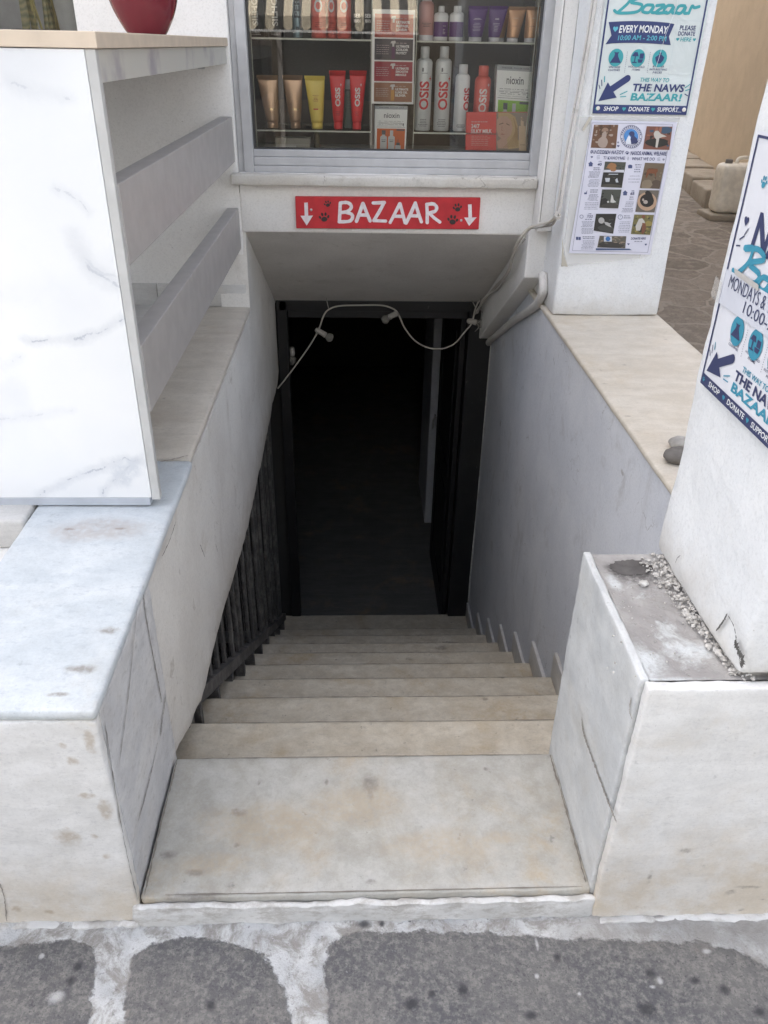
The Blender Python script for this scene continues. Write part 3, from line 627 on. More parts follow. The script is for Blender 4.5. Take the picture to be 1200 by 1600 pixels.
crack([sr(x, y) for x, y in ((910, 1120), (913, 1145), (925, 1180), (945, 1235), (958, 1268), (965, 1285))], .008, 'joint', plain((.30, .28, .255), .9), pb, (-.0018, 0, 0), n=8)
crack([sr(x, y) for x, y in ((988, 1090), (985, 1110), (990, 1125))], .003, 'joint', plain((.36, .32, .28), .9), pb, (-.0018, 0, 0))
XP = .62
mb = MB(); mb.rbox(.485, 1.6, Y0-.026, Y0-.010, -.02, .007, .012, .006, .005, 15, amp2=.005, freq2=55); mb.build('paint_fillet', M['whitewash'], pb)
mb = MB(); mb.rbox(-1.55, XL-.006, Y0-.014, Y0+.004, -.02, .007, .012, .006, .005, 15, amp2=.005, freq2=55); mb.build('paint_fillet', M['whitewash'], lw)
npil = thing('pillar', 'thick white plastered pillar at the right edge with a cracked foot', 'pillar', (.9, 1.15, ZR))
mb = MB(); mb.rbox(XP, 1.12, .955, 1.345, ZR+.006, 3.2, .03, .012, .006, 6, amp2=.0022, freq2=26); mb.build('plaster_shaft', M['plaster_pillar'], npil)
mb = MB(); mb.rbox(XP+.015, 1.1, .972, 1.328, ZR-.012, ZR+.02, .03, .006, .004, 30); mb.build('mortar_foot', M['mortar'], npil)
pc = lambda x, y: tuple(atX(x, y, XP))
dk = plain((.10, .095, .09), .95)
for pts, w in (([(1142, 958), (1136, 970), (1124, 986)], .0045), ([(1142, 960), (1152, 978), (1156, 1000), (1154, 1010)], .0025), ([(1154, 1000), (1159, 1016), (1166, 1030), (1163, 1042)], .014), ([(1060, 880), (1063, 872), (1068, 868)], .0015)):
    crack([pc(*p) for p in pts], w, 'crack', dk, npil, (-.006, 0, 0), jit=.15, n=7)
mb = MB()
for i in range(900):
    f = random.random(); p = atZ(1022+(1158-1022)*f, 868+(1052-868)*f, ZR); r = random.choice((.0008, .0010, .0012, .0012, .0015, .0018, .002, .0026, .004))
    u = random.random()**1.8*(.05-.02*f); base = .008*(1-u/.05)
    mb.sphere((p.x-u+.014, p.y-.004+random.uniform(-.02, .02), ZR-.006+r*.4+base), (r*random.uniform(.8, 1.6), r*random.uniform(.8, 1.5), r*random.uniform(.6, 1)), 0, 6, 4, .35)
for i in range(80):
    p = atZ(random.uniform(950, 1110), random.uniform(900, 1055), ZR); r = random.choice((.0008, .001, .0015, .002))
    mb.sphere((p.x, p.y, ZR-.008+r*.6), r, 0, 6, 4, .3)
tag(mb.build('rubble', M['rubble']), 'crumbled plaster and grit along the foot of the near pillar', 'rubble', kind='stuff')
mb = MB(); p = atZ(1006, 909, ZR); mb.sphere((p.x, p.y, ZR-.003), (.010, .008, .006), 0, 9, 6, .25); tag(mb.build('plaster_chip', M['whitewash']), 'small white plaster chip lying alone beside the dark hole on the mortar', 'chip')
for (x, y, r, lab, m_) in ((1050, 722, .030, 'dark rounded stone on the cream marble ledge against the near pillar', (.13, .12, .11)), (1054, 700, .024, 'pale rounded stone behind the dark stone on the cream marble ledge', (.42, .40, .37))):
    p = atZ(x, y, ZR); mb = MB(); mb.sphere((p.x+.012, p.y, ZR+r*.62), (r*1.25, r*.95, r*.7), 0, 14, 9, .06); tag(mb.build('stone', plain(m_, .8, vary=.35)), lab, 'stone')

# ------------------------------------------------------------------ shop building
sb = thing('shop_building', 'white plastered shop front with a display window above the stair opening', 'building', (0, YF, 0))
WX0, WX1, WZ0, WZ1 = -.437, .712, 1.075, 2.35           # display window opening
LX0, LX1, LZ0 = -3.0, -.957, 1.505                        # second window, left
H = 11.0; T = .28  # unseen storeys up to H, made tall to keep the sun off
mb = MB()
mb.rbox(WX0, WX1, YF, YF+T, .862, WZ0, .05, .006, .002, 6)            # band with the sign
mb.rbox(WX0, WX1+.06, YF, YF+T, WZ1, H, .5, .004, 0)
mb.rbox(LX1, WX0, YF, YF+T, ZL-.3, H, .12, .004, .002, 5)
mb.rbox(LX0, LX1, YF, YF+T, ZL-.3, LZ0, .12, .004, .002, 5)
mb.rbox(LX0, LX1, YF, YF+T, 2.35, H, .5, .004, 0)
mb.rbox(-7, LX0, YF, YF+T, -.3, H, .5, .004, 0)
mb.rbox(WX1, WX1+.06, YF+.001, YF+T, .70, WZ1, .1, .004, .001)
mb.build('facade_wall', M['plaster'], sb)
mb = MB(); mb.box(-7, 1.16, 27.6, 27.9, 0, H); mb.box(-7, -6.7, YF+T, 27.6, 0, H); mb.box(.9, 1.16, 4.275, 27.6, -.1, H); mb.build('shading_side_wall', M['plaster'], sb)  # unseen back and side walls, extended to block the sun
mb = MB(); mb.box(-7.1, 1.2, YF-.05, 28, H, H+.2); mb.build('roof', M['plaster'], sb)  # unseen roof put on to block the sun
mb = MB(); mb.rbox(XR, 1.164, 2.973, 4.27, ZR+.001, H, .05, .010, .003, 5, amp2=.001); mb.build('pier', M['plaster_pillar'], sb)
# sloping soffit over the stair
mb = MB(); zs = lambda y: .860-(y-YF)*(.860-.318)/(YD-YF)
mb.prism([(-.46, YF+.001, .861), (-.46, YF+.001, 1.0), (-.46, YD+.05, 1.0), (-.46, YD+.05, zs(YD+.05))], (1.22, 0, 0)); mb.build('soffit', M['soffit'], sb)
q = atY(641, 441, 3.96); mb = MB(); mb.sphere((q.x, q.y-.0, q.z+.004), (.018, .006, .008), 0, 9, 6, .35); mb.build('broken_fixing', plain((.2, .18, .16), .9), sb)
# sloping beam on the right
mb = MB(); bx0 = .682
mb.prism([(bx0, 3.20, .905), (bx0, 3.20, .702), (bx0, 4.25, .095), (bx0, 4.25, .36)], (.085, 0, 0)); mb.build('beam', M['plaster'], sb, .006, 3)
b0 = atY(866, 350, 3.13); mb = MB(); mb.rbox(.697, .7545, 3.13, YF-.001, .895, 3.2, .08, .004, .0012, 9); mb.build('trunking', M['plaster'], sb)
mb = MB(); mb.box(.703, .7055, 3.1275, 3.1305, .93, 3.2); mb.build('seam', plain((.3, .29, .28), .9), sb)
# sill, skirting
mb = MB(); mb.rbox(-.462, .697, YF-.045, YF+.02, 1.035, 1.0745, .03, .008, .003, 16, amp2=.001); mb.build('window_sill', M['sill'], sb)
mb = MB()
for a, b in ((-1.6, -.795), (-.793, -.437)): mb.rbox(a, b, YF-.014, YF+.003, ZL+.0005, .657, .05, .003, .001)
mb.build('skirting', M['skirt'], sb)
# display window
gl0 = atY(384, 0, YF).x; glb = 1.153
win = MB(); fy = YF+.012
win.box(WX0+.001, WX0+.022, fy+.010, fy+.09, WZ0, WZ1-.001); win.box(WX0+.022, -.378, fy, fy+.08, WZ0, WZ1-.001)
win.box(.668, WX1-.001, fy, fy+.08, WZ0, WZ1-.001)
win.box(-.378, .668, fy+.001, fy+.08, WZ0, 1.098); win.box(-.378, .668, fy+.006, fy+.08, 1.0985, 1.128); win.box(-.378, .668, fy+.014, fy+.08, 1.1285, glb)
win.box(-.378, .668, fy+.001, fy+.08, WZ1-.06, WZ1-.001)
wf = win.build('window_frame', M['alu'], sb, .003)
mb = MB(); mb.box(-.378, -.370, fy+.0305, fy+.042, glb, WZ1-.06); mb.box(.658, .668, fy+.0305, fy+.042, glb, WZ1-.06); mb.box(-.37, .658, fy+.0305, fy+.042, glb, glb+.006); mb.build('gasket', M['gasket'], wf)
mb = MB(); mb.box(-.3695, .6575, fy+.034, fy+.038, glb+.006, WZ1-.061); mb.build('pane', M['glass'], wf)
# display recess
mb = MB(); yb = 3.66
mb.box(-.435, .71, yb, yb+.03, 1.10, 2.34); mb.build('back_panel', plain((.17, .135, .11), .8), sb)
mb = MB(); mb.box(-.435, .71, fy+.085, yb-.001, 1.10, 1.135); mb.box(-.47, -.436, YF+T+.002, yb, 1.10, 2.34); mb.box(.713, .745, YF+T+.002, yb, 1.10, 2.34); mb.box(-.435, .71, YF+T+.002, yb, 2.32, 2.35)
mb.build('display_recess', plain((.62, .58, .53), .8), sb)
t = NT('dark_mesh_cloth'); w1 = t.n('ShaderNodeTexVoronoi', feature='F1'); t.put(w1.inputs['Vector'], t.pos()); w1.inputs['Scale'].default_value = 180; w1.inputs['Randomness'].default_value = .2
c = t.mix(t.mr(w1.outputs['Distance'], .25, .5), (.22, .20, .18), (.10, .094, .088)); M['mesh'] = t.out(c, .8)
mb = MB(); mb.box(-.43, .705, yb-.012, yb-.002, 1.30, 2.3); mb.build('mesh_backing', M['mesh'], sb)
# second window on the left
mb = MB(); mb.box(LX0, LX1, YF+.16, YF+.166, LZ0, 2.35); mb.build('pane', M['glass'], sb)
mb = MB(); mb.box(LX0, LX1, YF+.02, YF+.16, LZ0-.02, LZ0+.003); mb.box(LX0, LX1, YF+.165, YF+.9, LZ0-.02, LZ0+.0); mb.box(LX0, LX1+.3, YF+.9, YF+.93, 1.3, 2.5); mb.box(LX1+.25, LX1+.3, YF+T+.001, YF+.9, 1.3, 2.5); mb.box(LX0-.05, LX0, YF+T+.001, YF+.9, 1.3, 2.5); mb.box(LX0, LX1+.3, YF+T+.001, YF+.9, 2.36, 2.4); mb.build('window_recess', plain((.36, .37, .385), .8), sb)

# basement behind the doorway
bs = thing('basement', 'dark basement passage seen through the black doorway at the stair foot', 'basement', (0, 4.6, -1.98))
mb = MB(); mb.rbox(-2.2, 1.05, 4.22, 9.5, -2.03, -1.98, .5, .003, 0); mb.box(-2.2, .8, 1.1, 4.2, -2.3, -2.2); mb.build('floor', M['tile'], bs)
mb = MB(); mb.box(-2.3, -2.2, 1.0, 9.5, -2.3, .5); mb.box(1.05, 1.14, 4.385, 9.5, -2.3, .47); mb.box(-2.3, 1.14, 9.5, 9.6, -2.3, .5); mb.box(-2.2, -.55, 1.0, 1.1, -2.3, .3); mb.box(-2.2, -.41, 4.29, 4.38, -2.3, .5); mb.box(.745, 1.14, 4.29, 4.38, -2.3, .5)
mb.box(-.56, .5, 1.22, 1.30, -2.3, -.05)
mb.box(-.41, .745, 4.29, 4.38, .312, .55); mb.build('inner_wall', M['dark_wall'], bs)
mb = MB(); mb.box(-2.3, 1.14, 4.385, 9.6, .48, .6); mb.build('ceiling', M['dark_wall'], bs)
df = MB(); yq = YD-.005
df.box(-.405, .70, yq, yq+.06, .262, .318); df.box(-.4195, -.362, yq, yq+.07, -1.80, .3175); df.box(.622, .7525, yq-.01, yq+.075, -1.80, .3175); df.box(-.36, .62, yq+.012, yq+.05, .222, .2615)
dfo = df.build('door_frame', M['black'], bs, .004)
wp = [tuple(atY(x, y, YD-.02)) for x, y in ((765, 540), (755, 650), (745, 780), (735, 900), (729, 966))]
mb = MB(); mb.tube(smooth_path([(.7535+random.uniform(-.003, .003), YD-.014, p[2]) for p in wp], 8), .0045, 6); mb.build('plaster_edge', M['whitewash'], bs)
dl = MB(); dl.box(.590, .620, yq+.076, yq+1.0, -1.96, .25)
for z0, z1 in ((-1.75, -1.0), (-.85, .1)):
    dl.box(.582, .5895, yq+.2, yq+.24, z0, z1); dl.box(.582, .5895, yq+.8, yq+.84, z0, z1); dl.box(.582, .5895, yq+.24, yq+.8, z0, z0+.04); dl.box(.582, .5895, yq+.24, yq+.8, z1-.04, z1)
dl.build('door_leaf', M['black'], bs, .003)
Yp = 5.7; mb = MB(); mb.box(atY(672, 640, Yp).x, atY(690, 640, Yp).x, Yp, Yp+.7, -1.975, .45); post = mb.build('door_leaf', M['grey_post'], bs, .003); tag(post, 'grey inner door standing ajar')
hp = atY(680, 650, Yp-.02); mb = MB(); mb.tube([(hp.x, Yp, hp.z), (hp.x, Yp-.05, hp.z), (hp.x-.015, Yp-.055, hp.z-.01), (hp.x-.02, Yp-.055, hp.z-.09)], .008, 8); mb.build('handle', M['metal'], post)

# ------------------------------------------------------------------ balustrade under the left wall
bal = thing('balustrade', 'dark iron balustrade with flat bars and wire mesh beside the steps', 'balustrade', (-.48, 1.9, -.5))
nl = lambda y: Z1-(y-NOSE0)*RISE/TREAD
XBAL = -.475
mb = MB(); ya, yb2 = 1.72, 4.18
mb.prism([(XBAL-.012, ya, nl(ya)+.03), (XBAL-.012, yb2, nl(yb2)+.03), (XBAL-.012, yb2, nl(yb2)+.085), (XBAL-.012, ya, nl(ya)+.085)], (.03, 0, 0)); mb.build('bottom_rail', M['iron'], bal, .002)
y = ya+.02; i = 0
while y < 4.16:
    mb = MB(); w = random.choice((.030, .032, .036)); x = XBAL+random.uniform(-.006, .004); tw = random.uniform(-.012, .012)
    n = 8; P = [(y+math.sin(k*1.1+i)*.004+tw*k/n, nl(y)+.05+(zb(y)+.02-nl(y)-.05)*k/n) for k in range(n+1)]
    vs = []
    for (yy, zz) in P: vs += [(x-.006, yy-w/2, zz), (x+.006, yy-w/2, zz), (x+.006, yy+w/2, zz), (x-.006, yy+w/2, zz)]
    fs = [(k*4+a, k*4+(a+1) % 4, (k+1)*4+(a+1) % 4, (k+1)*4+a) for k in range(n) for a in range(4)]
    mb.add(vs, fs+[(3, 2, 1, 0), (n*4, n*4+1, n*4+2, n*4+3)], 0, False); mb.build('bar', M['iron'], bal, .002)
    if i % 2 == 0:
        mb = MB(); mb.box(XBAL-.02, XBAL+.02, y-.014, y+.014, nl(y)-.16, nl(y)+.029); mb.build('foot', M['iron'], bal, .002)
    y += .128; i += 1
mb = MB(); mb.box(XBAL-.016, XBAL+.018, 1.60, 1.66, -.36, -.04); mb.build('post', M['iron'], bal, .003)
mb = MB()
for k in range(0, 52, 1):                                                # chicken wire behind the bars
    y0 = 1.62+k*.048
    for dy in (-1, 1):
        pts = []
        for j in range(14):
            z = nl(y0)-.02+j*.045; pts.append((XBAL-.022+random.uniform(-.002, .002), y0+dy*(.012 if j % 2 else -.012)+random.uniform(-.003, .003), z))
        pts = [p for p in pts if p[2] < zb(min(4.25, max(1.34, p[1])))]
        if len(pts) > 2: mb.tube(pts, .0006, 4)
mb.build('wire_mesh', plain((.2, .19, .18), .6), bal)

# ------------------------------------------------------------------ white counter on the left ledge
PY, PX = 1.6, -.4475
ct = thing('counter', 'white veined stone-look counter with grey side slats on the left ledge', 'counter', (-.9, PY, ZL))
mb = MB(); mb.box(-1.75, PX-.019, PY, PY+.012, .594, 1.484); mb.build('front_panel', M['board'], ct, .001)
mb = MB(); mb.box(PX-.0185, PX, PY+.001, PY+.02, .588, 1.4845); mb.build('panel_edge', M['board_edge'], ct, .0015)
mb = MB(); mb.box(-1.75, PX-.024, PY+.0005, PY+.03, .573, .5935); mb.build('bottom_strip', M['strip'], ct, .002)
mb = MB(); mb.box(-1.77, PX+.006, PY-.004, YF-.003, 1.4855, 1.511); mb.build('top_board', M['top_edge'], ct, .0015)
mb = MB(); mb.box(PX-.018, PX-.002, PY+.0205, YF-.003, 1.432, 1.4845); mb.build('apron', M['apron'], ct, .001)
for zt, zb2 in ((1.264, 1.112), (.948, .797)):
    mb = MB(); mb.box(PX-.042, PX+.002, PY+.0205, YF-.003, zb2, zt); mb.build('slat', M['slat'], ct, .002)
mb = MB(); mb.box(-1.7, -.60, PY+.013, YF-.01, 1.462, 1.4845); mb.box(-1.2, -1.16, PY+.013, PY+.06, .575, 1.46); mb.build('frame', M['slat_dark'], ct, .002)
for x, y in ((314, 98),):
    p = atY(x, y, YF-.004); mb = MB(); mb.prism([(p.x-.018, YF-.004, p.z+.03), (p.x+.018, YF-.004, p.z+.03), (p.x+.012, YF-.004, p.z-.02), (p.x-.012, YF-.004, p.z-.02)], (0, -.003, 0)); mb.box(p.x-.018, p.x+.018, YF-.05, YF-.0075, p.z+.03, p.z+.033)
    br = mb.build('bracket', M['metal'], ct)
    mb = MB(); mb.sphere((p.x, YF-.008, p.z-.005), .005, 0, 10, 6); mb.sphere((p.x-.009, YF-.008, p.z+.018), .004, 0, 10, 6); mb.sphere((p.x+.009, YF-.008, p.z+.018), .004, 0, 10, 6); mb.build('screw', M['slat_dark'], br)
mb = MB(); p = atY(187, 107, YF-.006); mb.sphere((p.x, YF-.003, p.z), (.010, .006, .010), 0, 14, 8); mb.build('wall_plug', M['plaster'], ct)
# red vase
vp = atY(230, 53, 2.5)
M['vase'] = plain((.16, .018, .03), .12, vary=.03)
va = thing('vase', 'glossy dark red rounded vase standing on the counter top', 'vase', (vp.x, 2.5, 1.511))
prof = [(.045, 0), (.051, .003), (.062, .02), (.078, .05), (.089, .085), (.095, .13), (.094, .17), (.086, .21), (.07, .245), (.055, .262), (.052, .275), (.058, .288), (.052, .288), (.046, .272), (.05, .25)]
prof = smooth_path([Vector((a, b, 0)) for a, b in prof], 4); mb = MB(); mb.lathe([(p.x, p.y) for p in prof], (vp.x, 2.5, 1.511), 56); mb.build('body', M['vase'], va)
# plants and a pot behind the left window
def leaf(mb, base, top, w, bend=.02, ph=0, mi=0):
    b, tp = Vector(base), Vector(top); n = 14; L = []; R_ = []; C_ = []
    for i in range(n+1):
        f = i/n; p = b.lerp(tp, f)+Vector((math.sin(f*4+ph)*bend, math.cos(f*3+ph)*bend*.5, 0)); ww = w*(.55+.45*math.sin(f*2.2))*(1-f**5)
        a = ph*.6+f*.5; s_ = Vector((math.cos(a), math.sin(a), 0))*ww*.5
        L.append(p-s_); R_.append(p+s_); C_.append(p+Vector((0, .008, 0)))
    m = n+1; mb.add(L+C_+R_, [(i, i+1, m+i+1, m+i) for i in range(n)]+[(m+i, m+i+1, 2*m+i+1, 2*m+i) for i in range(n)], mi, True)
t = NT('snake_plant_leaf'); wv2 = t.n('ShaderNodeTexWave', bands_direction='Z'); t.put(wv2.inputs['Vector'], t.pos()); wv2.inputs['Scale'].default_value = 14; wv2.inputs['Distortion'].default_value = 9; wv2.inputs['Detail'].default_value = 3
c = t.mix(wv2.outputs['Fac'], (.14, .15, .08), (.30, .28, .15)); M['leaf'] = t.out(c, .45)
M['leaf_edge'] = plain((.42, .37, .15), .5)
YPl = YF+.30
for (xs, lab) in (([40, 50], 'pair of tall mottled snake plant leaves, left one in the window behind the counter'), ([72, 80, 87, 92], 'tangle of thin yellow edged snake plant leaves beside the grey tapered pot')):
    c0 = atY(sum(xs)/len(xs), 46, YPl); sp_ = thing('snake_plant', lab, 'plant', (c0.x, YPl, LZ0))
    mb = MB(); mb.lathe([(.05, 0), (.06, .004), (.062, .02), (.055, .021), (.05, .012)], (c0.x, YPl, LZ0+.001), 20); mb.build('soil_dish', plain((.12, .11, .10), .8), sp_)
    for j, xx in enumerate(xs):
        for q_ in range(1 if len(xs) == 2 else 2):
            p = atY(xx+q_*3, 46, YPl+.01*j); mb = MB(); w = .05 if len(xs) == 2 else .026
            leaf(mb, (p.x, YPl+.01*j, LZ0+.012), (p.x+random.uniform(-.05, .03), YPl+.01*j+.02, LZ0+.012+random.uniform(.4, .6)), w, .012, j*1.3+q_)
            leaf(mb, (p.x+w*.35, YPl+.01*j+.006, LZ0+.012), (p.x+w*.35+random.uniform(-.05, .03), YPl+.01*j+.02, LZ0+.4), w*.35, .02, j*1.3+q_+.4, 1)
            mb.build('leaf', [M['leaf'], M['leaf_edge']], sp_)
YT = YF+.22; p = atY(112, 47, YT); tp_ = thing('tapered_pot', 'pale grey tall tapered pot standing in the left window', 'pot', (p.x, YT, LZ0))
mb = MB(); mb.lathe([(.035, 0), (.038, .004), (.075, .34), (.078, .35), (.070, .35), (.066, .33), (.03, .03)], (p.x, YT, LZ0+.001), 36); mb.build('body', plain((.42, .44, .44), .5), tp_)

# ------------------------------------------------------------------ pipes, cables and the string of bulbs
cp = MB(); P = [atX(x, y, .738) for x, y in ((848, 428), (849, 442), (848, 458), (838, 476), (820, 490), (800, 503), (783, 518), (766, 532), (758, 545))]
cp.tube(smooth_path(P, 5), .017, 14); tag(cp.build('conduit_pipe', M['pipe']), 'white painted curved pipe under the sloping beam on the right', 'pipe')
cp = MB(); P = [(.765, 2.962, 3.1), (.765, 2.962, 2.2), (.764, 2.962, 1.6)]+[tuple(atY(x, y, 2.962)) for x, y in ((888, 240), (876, 318), (871, 336))]
P = [(a, b-.004, c) for a, b, c in P]
cable = thing('cable_bundle', 'grey cable bundle running from the poster pier down along the beam', 'cables', tuple(P[-1]))
mb = MB(); mb.tube(smooth_path(P, 6), .006, 8); mb.tube(smooth_path([(a-.008, b+.010, c) for a, b, c in P], 6), .004, 8); mb.build('upright_cable', M['pipe'], cable)
path = [tuple(atY(871, 337, 2.95)), tuple(atY(862, 348, 3.0)), tuple(atY(845, 353, 3.08)), tuple(atY(828, 358, 3.15)), tuple(atY(814, 376, 3.18)), tuple(atY(803, 398, 3.28)), tuple(atY(792, 424, 3.4)), tuple(atY(776, 448, 3.7)), tuple(atY(758, 466, 4.0)), tuple(atY(745, 488, 4.15))]
for k in range(3):
    pp = [(a+random.uniform(-.006, .006), b+random.uniform(-.004, .004), c+random.uniform(-.007, .007)) for a, b, c in path]
    mb = MB(); mb.tube(smooth_path(pp, 6), (.009, .0045, .004)[k] if k else .006, 8); mb.build('cable', (M['cable'], M['cable_grey'], M['pipe'])[k], cable)
for q_ in (4, 7):
    mb = MB(); c_ = Vector(path[q_]); mb.tube([c_+Vector((-.004, 0, .012)), c_+Vector((.006, -.006, .012)), c_+Vector((.016, 0, .004)), c_+Vector((.006, .004, -.010))], .0022, 6); mb.build('tie', M['cable_grey'], cable)
mb = MB(); pp = [atY(871+random.uniform(-4, 4), 337+random.uniform(-6, 6), 2.945+random.uniform(-.005, .005)) for _ in range(14)]; mb.tube(smooth_path(pp, 5), .003, 6); mb.build('knot', M['pipe'], cable)
YS = 4.17
sl_ = thing('string_lights', 'white cord with three unlit bulbs looped across the top of the doorway', 'string lights', tuple(atY(515, 480, YS)))
P = [atY(x, y, YS-.01) for x, y in ((434, 607), (450, 587), (470, 560), (487, 535), (498, 515), (505, 495), (513, 484), (530, 478), (560, 477), (595, 477), (613, 482), (622, 490), (632, 512), (648, 532), (668, 543), (690, 545), (710, 537), (725, 520), (737, 505), (742, 485), (748, 470))]
mb = MB(); mb.tube(smooth_path(P, 5), .0042, 8); mb.build('cord', M['cable'], sl_)
M['socket'] = plaster('dusty_socket', (.40, .38, .35), (.52, .49, .45), dirt_amt=.6, streak=False)
t = NT('bulb_glass'); tr = t.n('ShaderNodeBsdfTransparent'); pr_ = t.b; pr_.inputs['Base Color'].default_value = (.42, .40, .36, 1); pr_.inputs['Roughness'].default_value = .06
mx = t.n('ShaderNodeMixShader'); mx.inputs[0].default_value = .38; t.put(mx.inputs[1], tr.outputs[0]); t.put(mx.inputs[2], pr_.outputs[0]); t.put(t.t.nodes['Material Output'].inputs[0], mx.outputs[0]); M['bulb'] = t.m
for a, b, e in (((494, 515), (506, 522), (517, 529)), ((621, 489), (611, 494), (602, 500)), ((731, 501), (741, 503), (749, 506))):
    A, B_, E_ = (atY(x, y, YS-.012) for x, y in (a, b, e)); d = (E_-A).normalized(); Ltot = (E_-A).length
    sk = MB(); sk.tube([A-d*.004, A+d*.004, A+d*.005, B_-d*.01, B_-d*.009, B_, B_+d*.001, B_+d*.012], [.010, .0125, .0150, .0140, .0150, .0130, .0155, .0148], 14)
    so_ = sk.build('socket', M['socket'], sl_)
    bb = MB(); q0 = B_+d*.008
    bb.tube([q0, q0+d*.008, q0+d*.018, q0+d*.03, q0+d*.04, q0+d*.046, q0+d*.049], [.011, .015, .021, .0245, .0205, .011, .002], 18); bb.build('bulb', M['bulb'], so_)
mb = MB()
mb.tube(smooth_path([atY(x, y, YS-.01) for x, y in ((514, 484), (512, 476), (510, 466))], 3), .0022, 6); mb.tube(smooth_path([atY(x, y, YS-.01) for x, y in ((738, 470), (744, 485), (740, 498), (748, 510), (742, 518))], 4), .0025, 6)
mb.tube(smooth_path([atY(x, y, YS-.01) for x, y in ((752, 462), (750, 480), (756, 495), (746, 505))], 4), .0025, 6); mb.build('tie_wire', M['cable_grey'], sl_)
wl = thing('wall_lamp', 'dusty round lamp fitting just inside the door frame on the left', 'lamp', tuple(atY(453, 560, 4.34)))
p = atY(456, 556, 4.36); mb = MB(); mb.tube([p+Vector((0, 0, .05)), p+Vector((0, 0, .01)), p], [.016, .02, .016], 12); sk = mb.build('socket', M['cable_grey'], wl)
mb = MB(); mb.tube([p, p+Vector((0, 0, -.015)), p+Vector((0, 0, -.04)), p+Vector((0, 0, -.055))], [.015, .024, .022, .004], 14); mb.build('bulb', M['bulb'], sk)

# ------------------------------------------------------------------ red BAZAAR board
ink = lambda col, r=.6: plain(col, r, vary=.02)
sg = thing('shop_sign', 'red hand painted board reading BAZAAR with white arrows and paw prints', 'sign', (.13, YF-.01, .94))
ys_ = YF-.016
p00, p10, p11, p01 = (atY(*q, ys_) for q in ((463, 357), (748, 358.5), (751, 309), (461, 307)))
mb = MB(); mb.prism([p00, p10, p11, p01], (0, .014, 0)); mb.build('board', plain((.50, .022, .030), .5, vary=.12), sg, .0025)
def SG(cx, cy, dy=.0012): p = atY(440+cx/2.857, 280+cy/2.857, ys_-dy); return p
fw = lambda u, v: SG(u, -v)
wm = NT('white_brush_paint'); c = wm.mix(wm.mr(wm.noise(60, 4, .7), .35, .7), (.72, .62, .64), (.80, .78, .78)); M['brush'] = wm.out(c, .6)
mb = MB(); W_ = 15
for pts, sm in (([(262, 106), (260, 150), (258, 190)], 0), ([(262, 106), (292, 104), (310, 116), (308, 132), (290, 145), (264, 149)], 4), ([(285, 147), (312, 156), (316, 174), (300, 188), (257, 190)], 4),
                ([(334, 188), (350, 145), (363, 108)], 0), ([(363, 108), (380, 150), (395, 186)], 0), ([(346, 160), (382, 160)], 0),
                ([(409, 106), (459, 104)], 0), ([(457, 106), (436, 145), (412, 184)], 0), ([(412, 185), (464, 187)], 0),
                ([(485, 193), (507, 150), (528, 109)], 0), ([(528, 109), (540, 150), (551, 194)], 0), ([(500, 165), (540, 166)], 0),
                ([(556, 196), (578, 150), (597, 106)], 0), ([(597, 106), (610, 150), (624, 190)], 0), ([(572, 163), (612, 164)], 0),
                ([(648, 112), (650, 150), (650, 194)], 0), ([(648, 113), (675, 110), (691, 122), (686, 142), (652, 152)], 4), ([(660, 152), (680, 172), (706, 191)], 0)):
    stroke2(mb, [(a, -b) for a, b in pts], W_, fw, 0, 1, sm, .10)
mb.build('lettering', M['brush'], sg)
for sx_, tip in (((109, 105), (112, 207)), ((840, 113), (837, 209))):
    mb = MB(); x0 = sx_[0]; y0_ = sx_[1]
    poly2(mb, [(x0-8, -y0_), (x0-6, -(y0_+58)), (x0-25, -(y0_+58)), (tip[0], -tip[1]), (x0+31, -(y0_+57)), (x0+10, -(y0_+58)), (x0+8, -y0_+1)], fw); mb.build('arrow', M['brush'], sg)
for u, v, r, ro in ((205, 110, 18, .25), (190, 170, 26, .1), (785, 127, 23, .15), (764, 182, 27, -.1)):
    mb = MB(); paw2(mb, u, -v, r*.95, fw, 0, 1, ro); mb.build('paw_print', ink((.035, .022, .022)), sg)
for u, v in ((132, 137), (802, 184)):
    q = SG(u, v); mb = MB(); mb.tube([(q.x, q.y+.004, q.z), (q.x, q.y-.001, q.z)], .005, 10); mb.build('screw', M['metal'], sg)

# ------------------------------------------------------------------ bazaar posters (one design, two prints)
NAVY, TEAL, PAPER = hexl('#34406f'), hexl('#3f9fa6'), (.70, .755, .745)
BW_, BH_ = .337, .477
def PU(cx, cy):
    p = atY(860+cx/3.5294, cy/3.5286, 2.973); return ((p.x-.797)/BW_, (p.z-1.311)/BH_)
SCRIPT = [[(.10, .92), (.22, 1.0), (.20, .55), (.06, .05)], [(.12, .90), (.30, 1.06), (.42, .88), (.22, .56), (.40, .42), (.34, .08), (.08, .0), (.0, .12)],
          [(.56, .42), (.46, .40), (.42, .12), (.52, .06), (.58, .38), (.56, .08), (.62, .06)], [(.62, .40), (.74, .42), (.62, .06), (.74, .06), (.78, .10)],
          [(.86, .42), (.78, .40), (.74, .12), (.82, .06), (.88, .38), (.87, .08), (.92, .06)], [(1.04, .42), (.96, .40), (.92, .12), (1.0, .06), (1.06, .38), (1.05, .08), (1.10, .06)],
          [(1.12, .06), (1.15, .42), (1.19, .34), (1.26, .40)]]
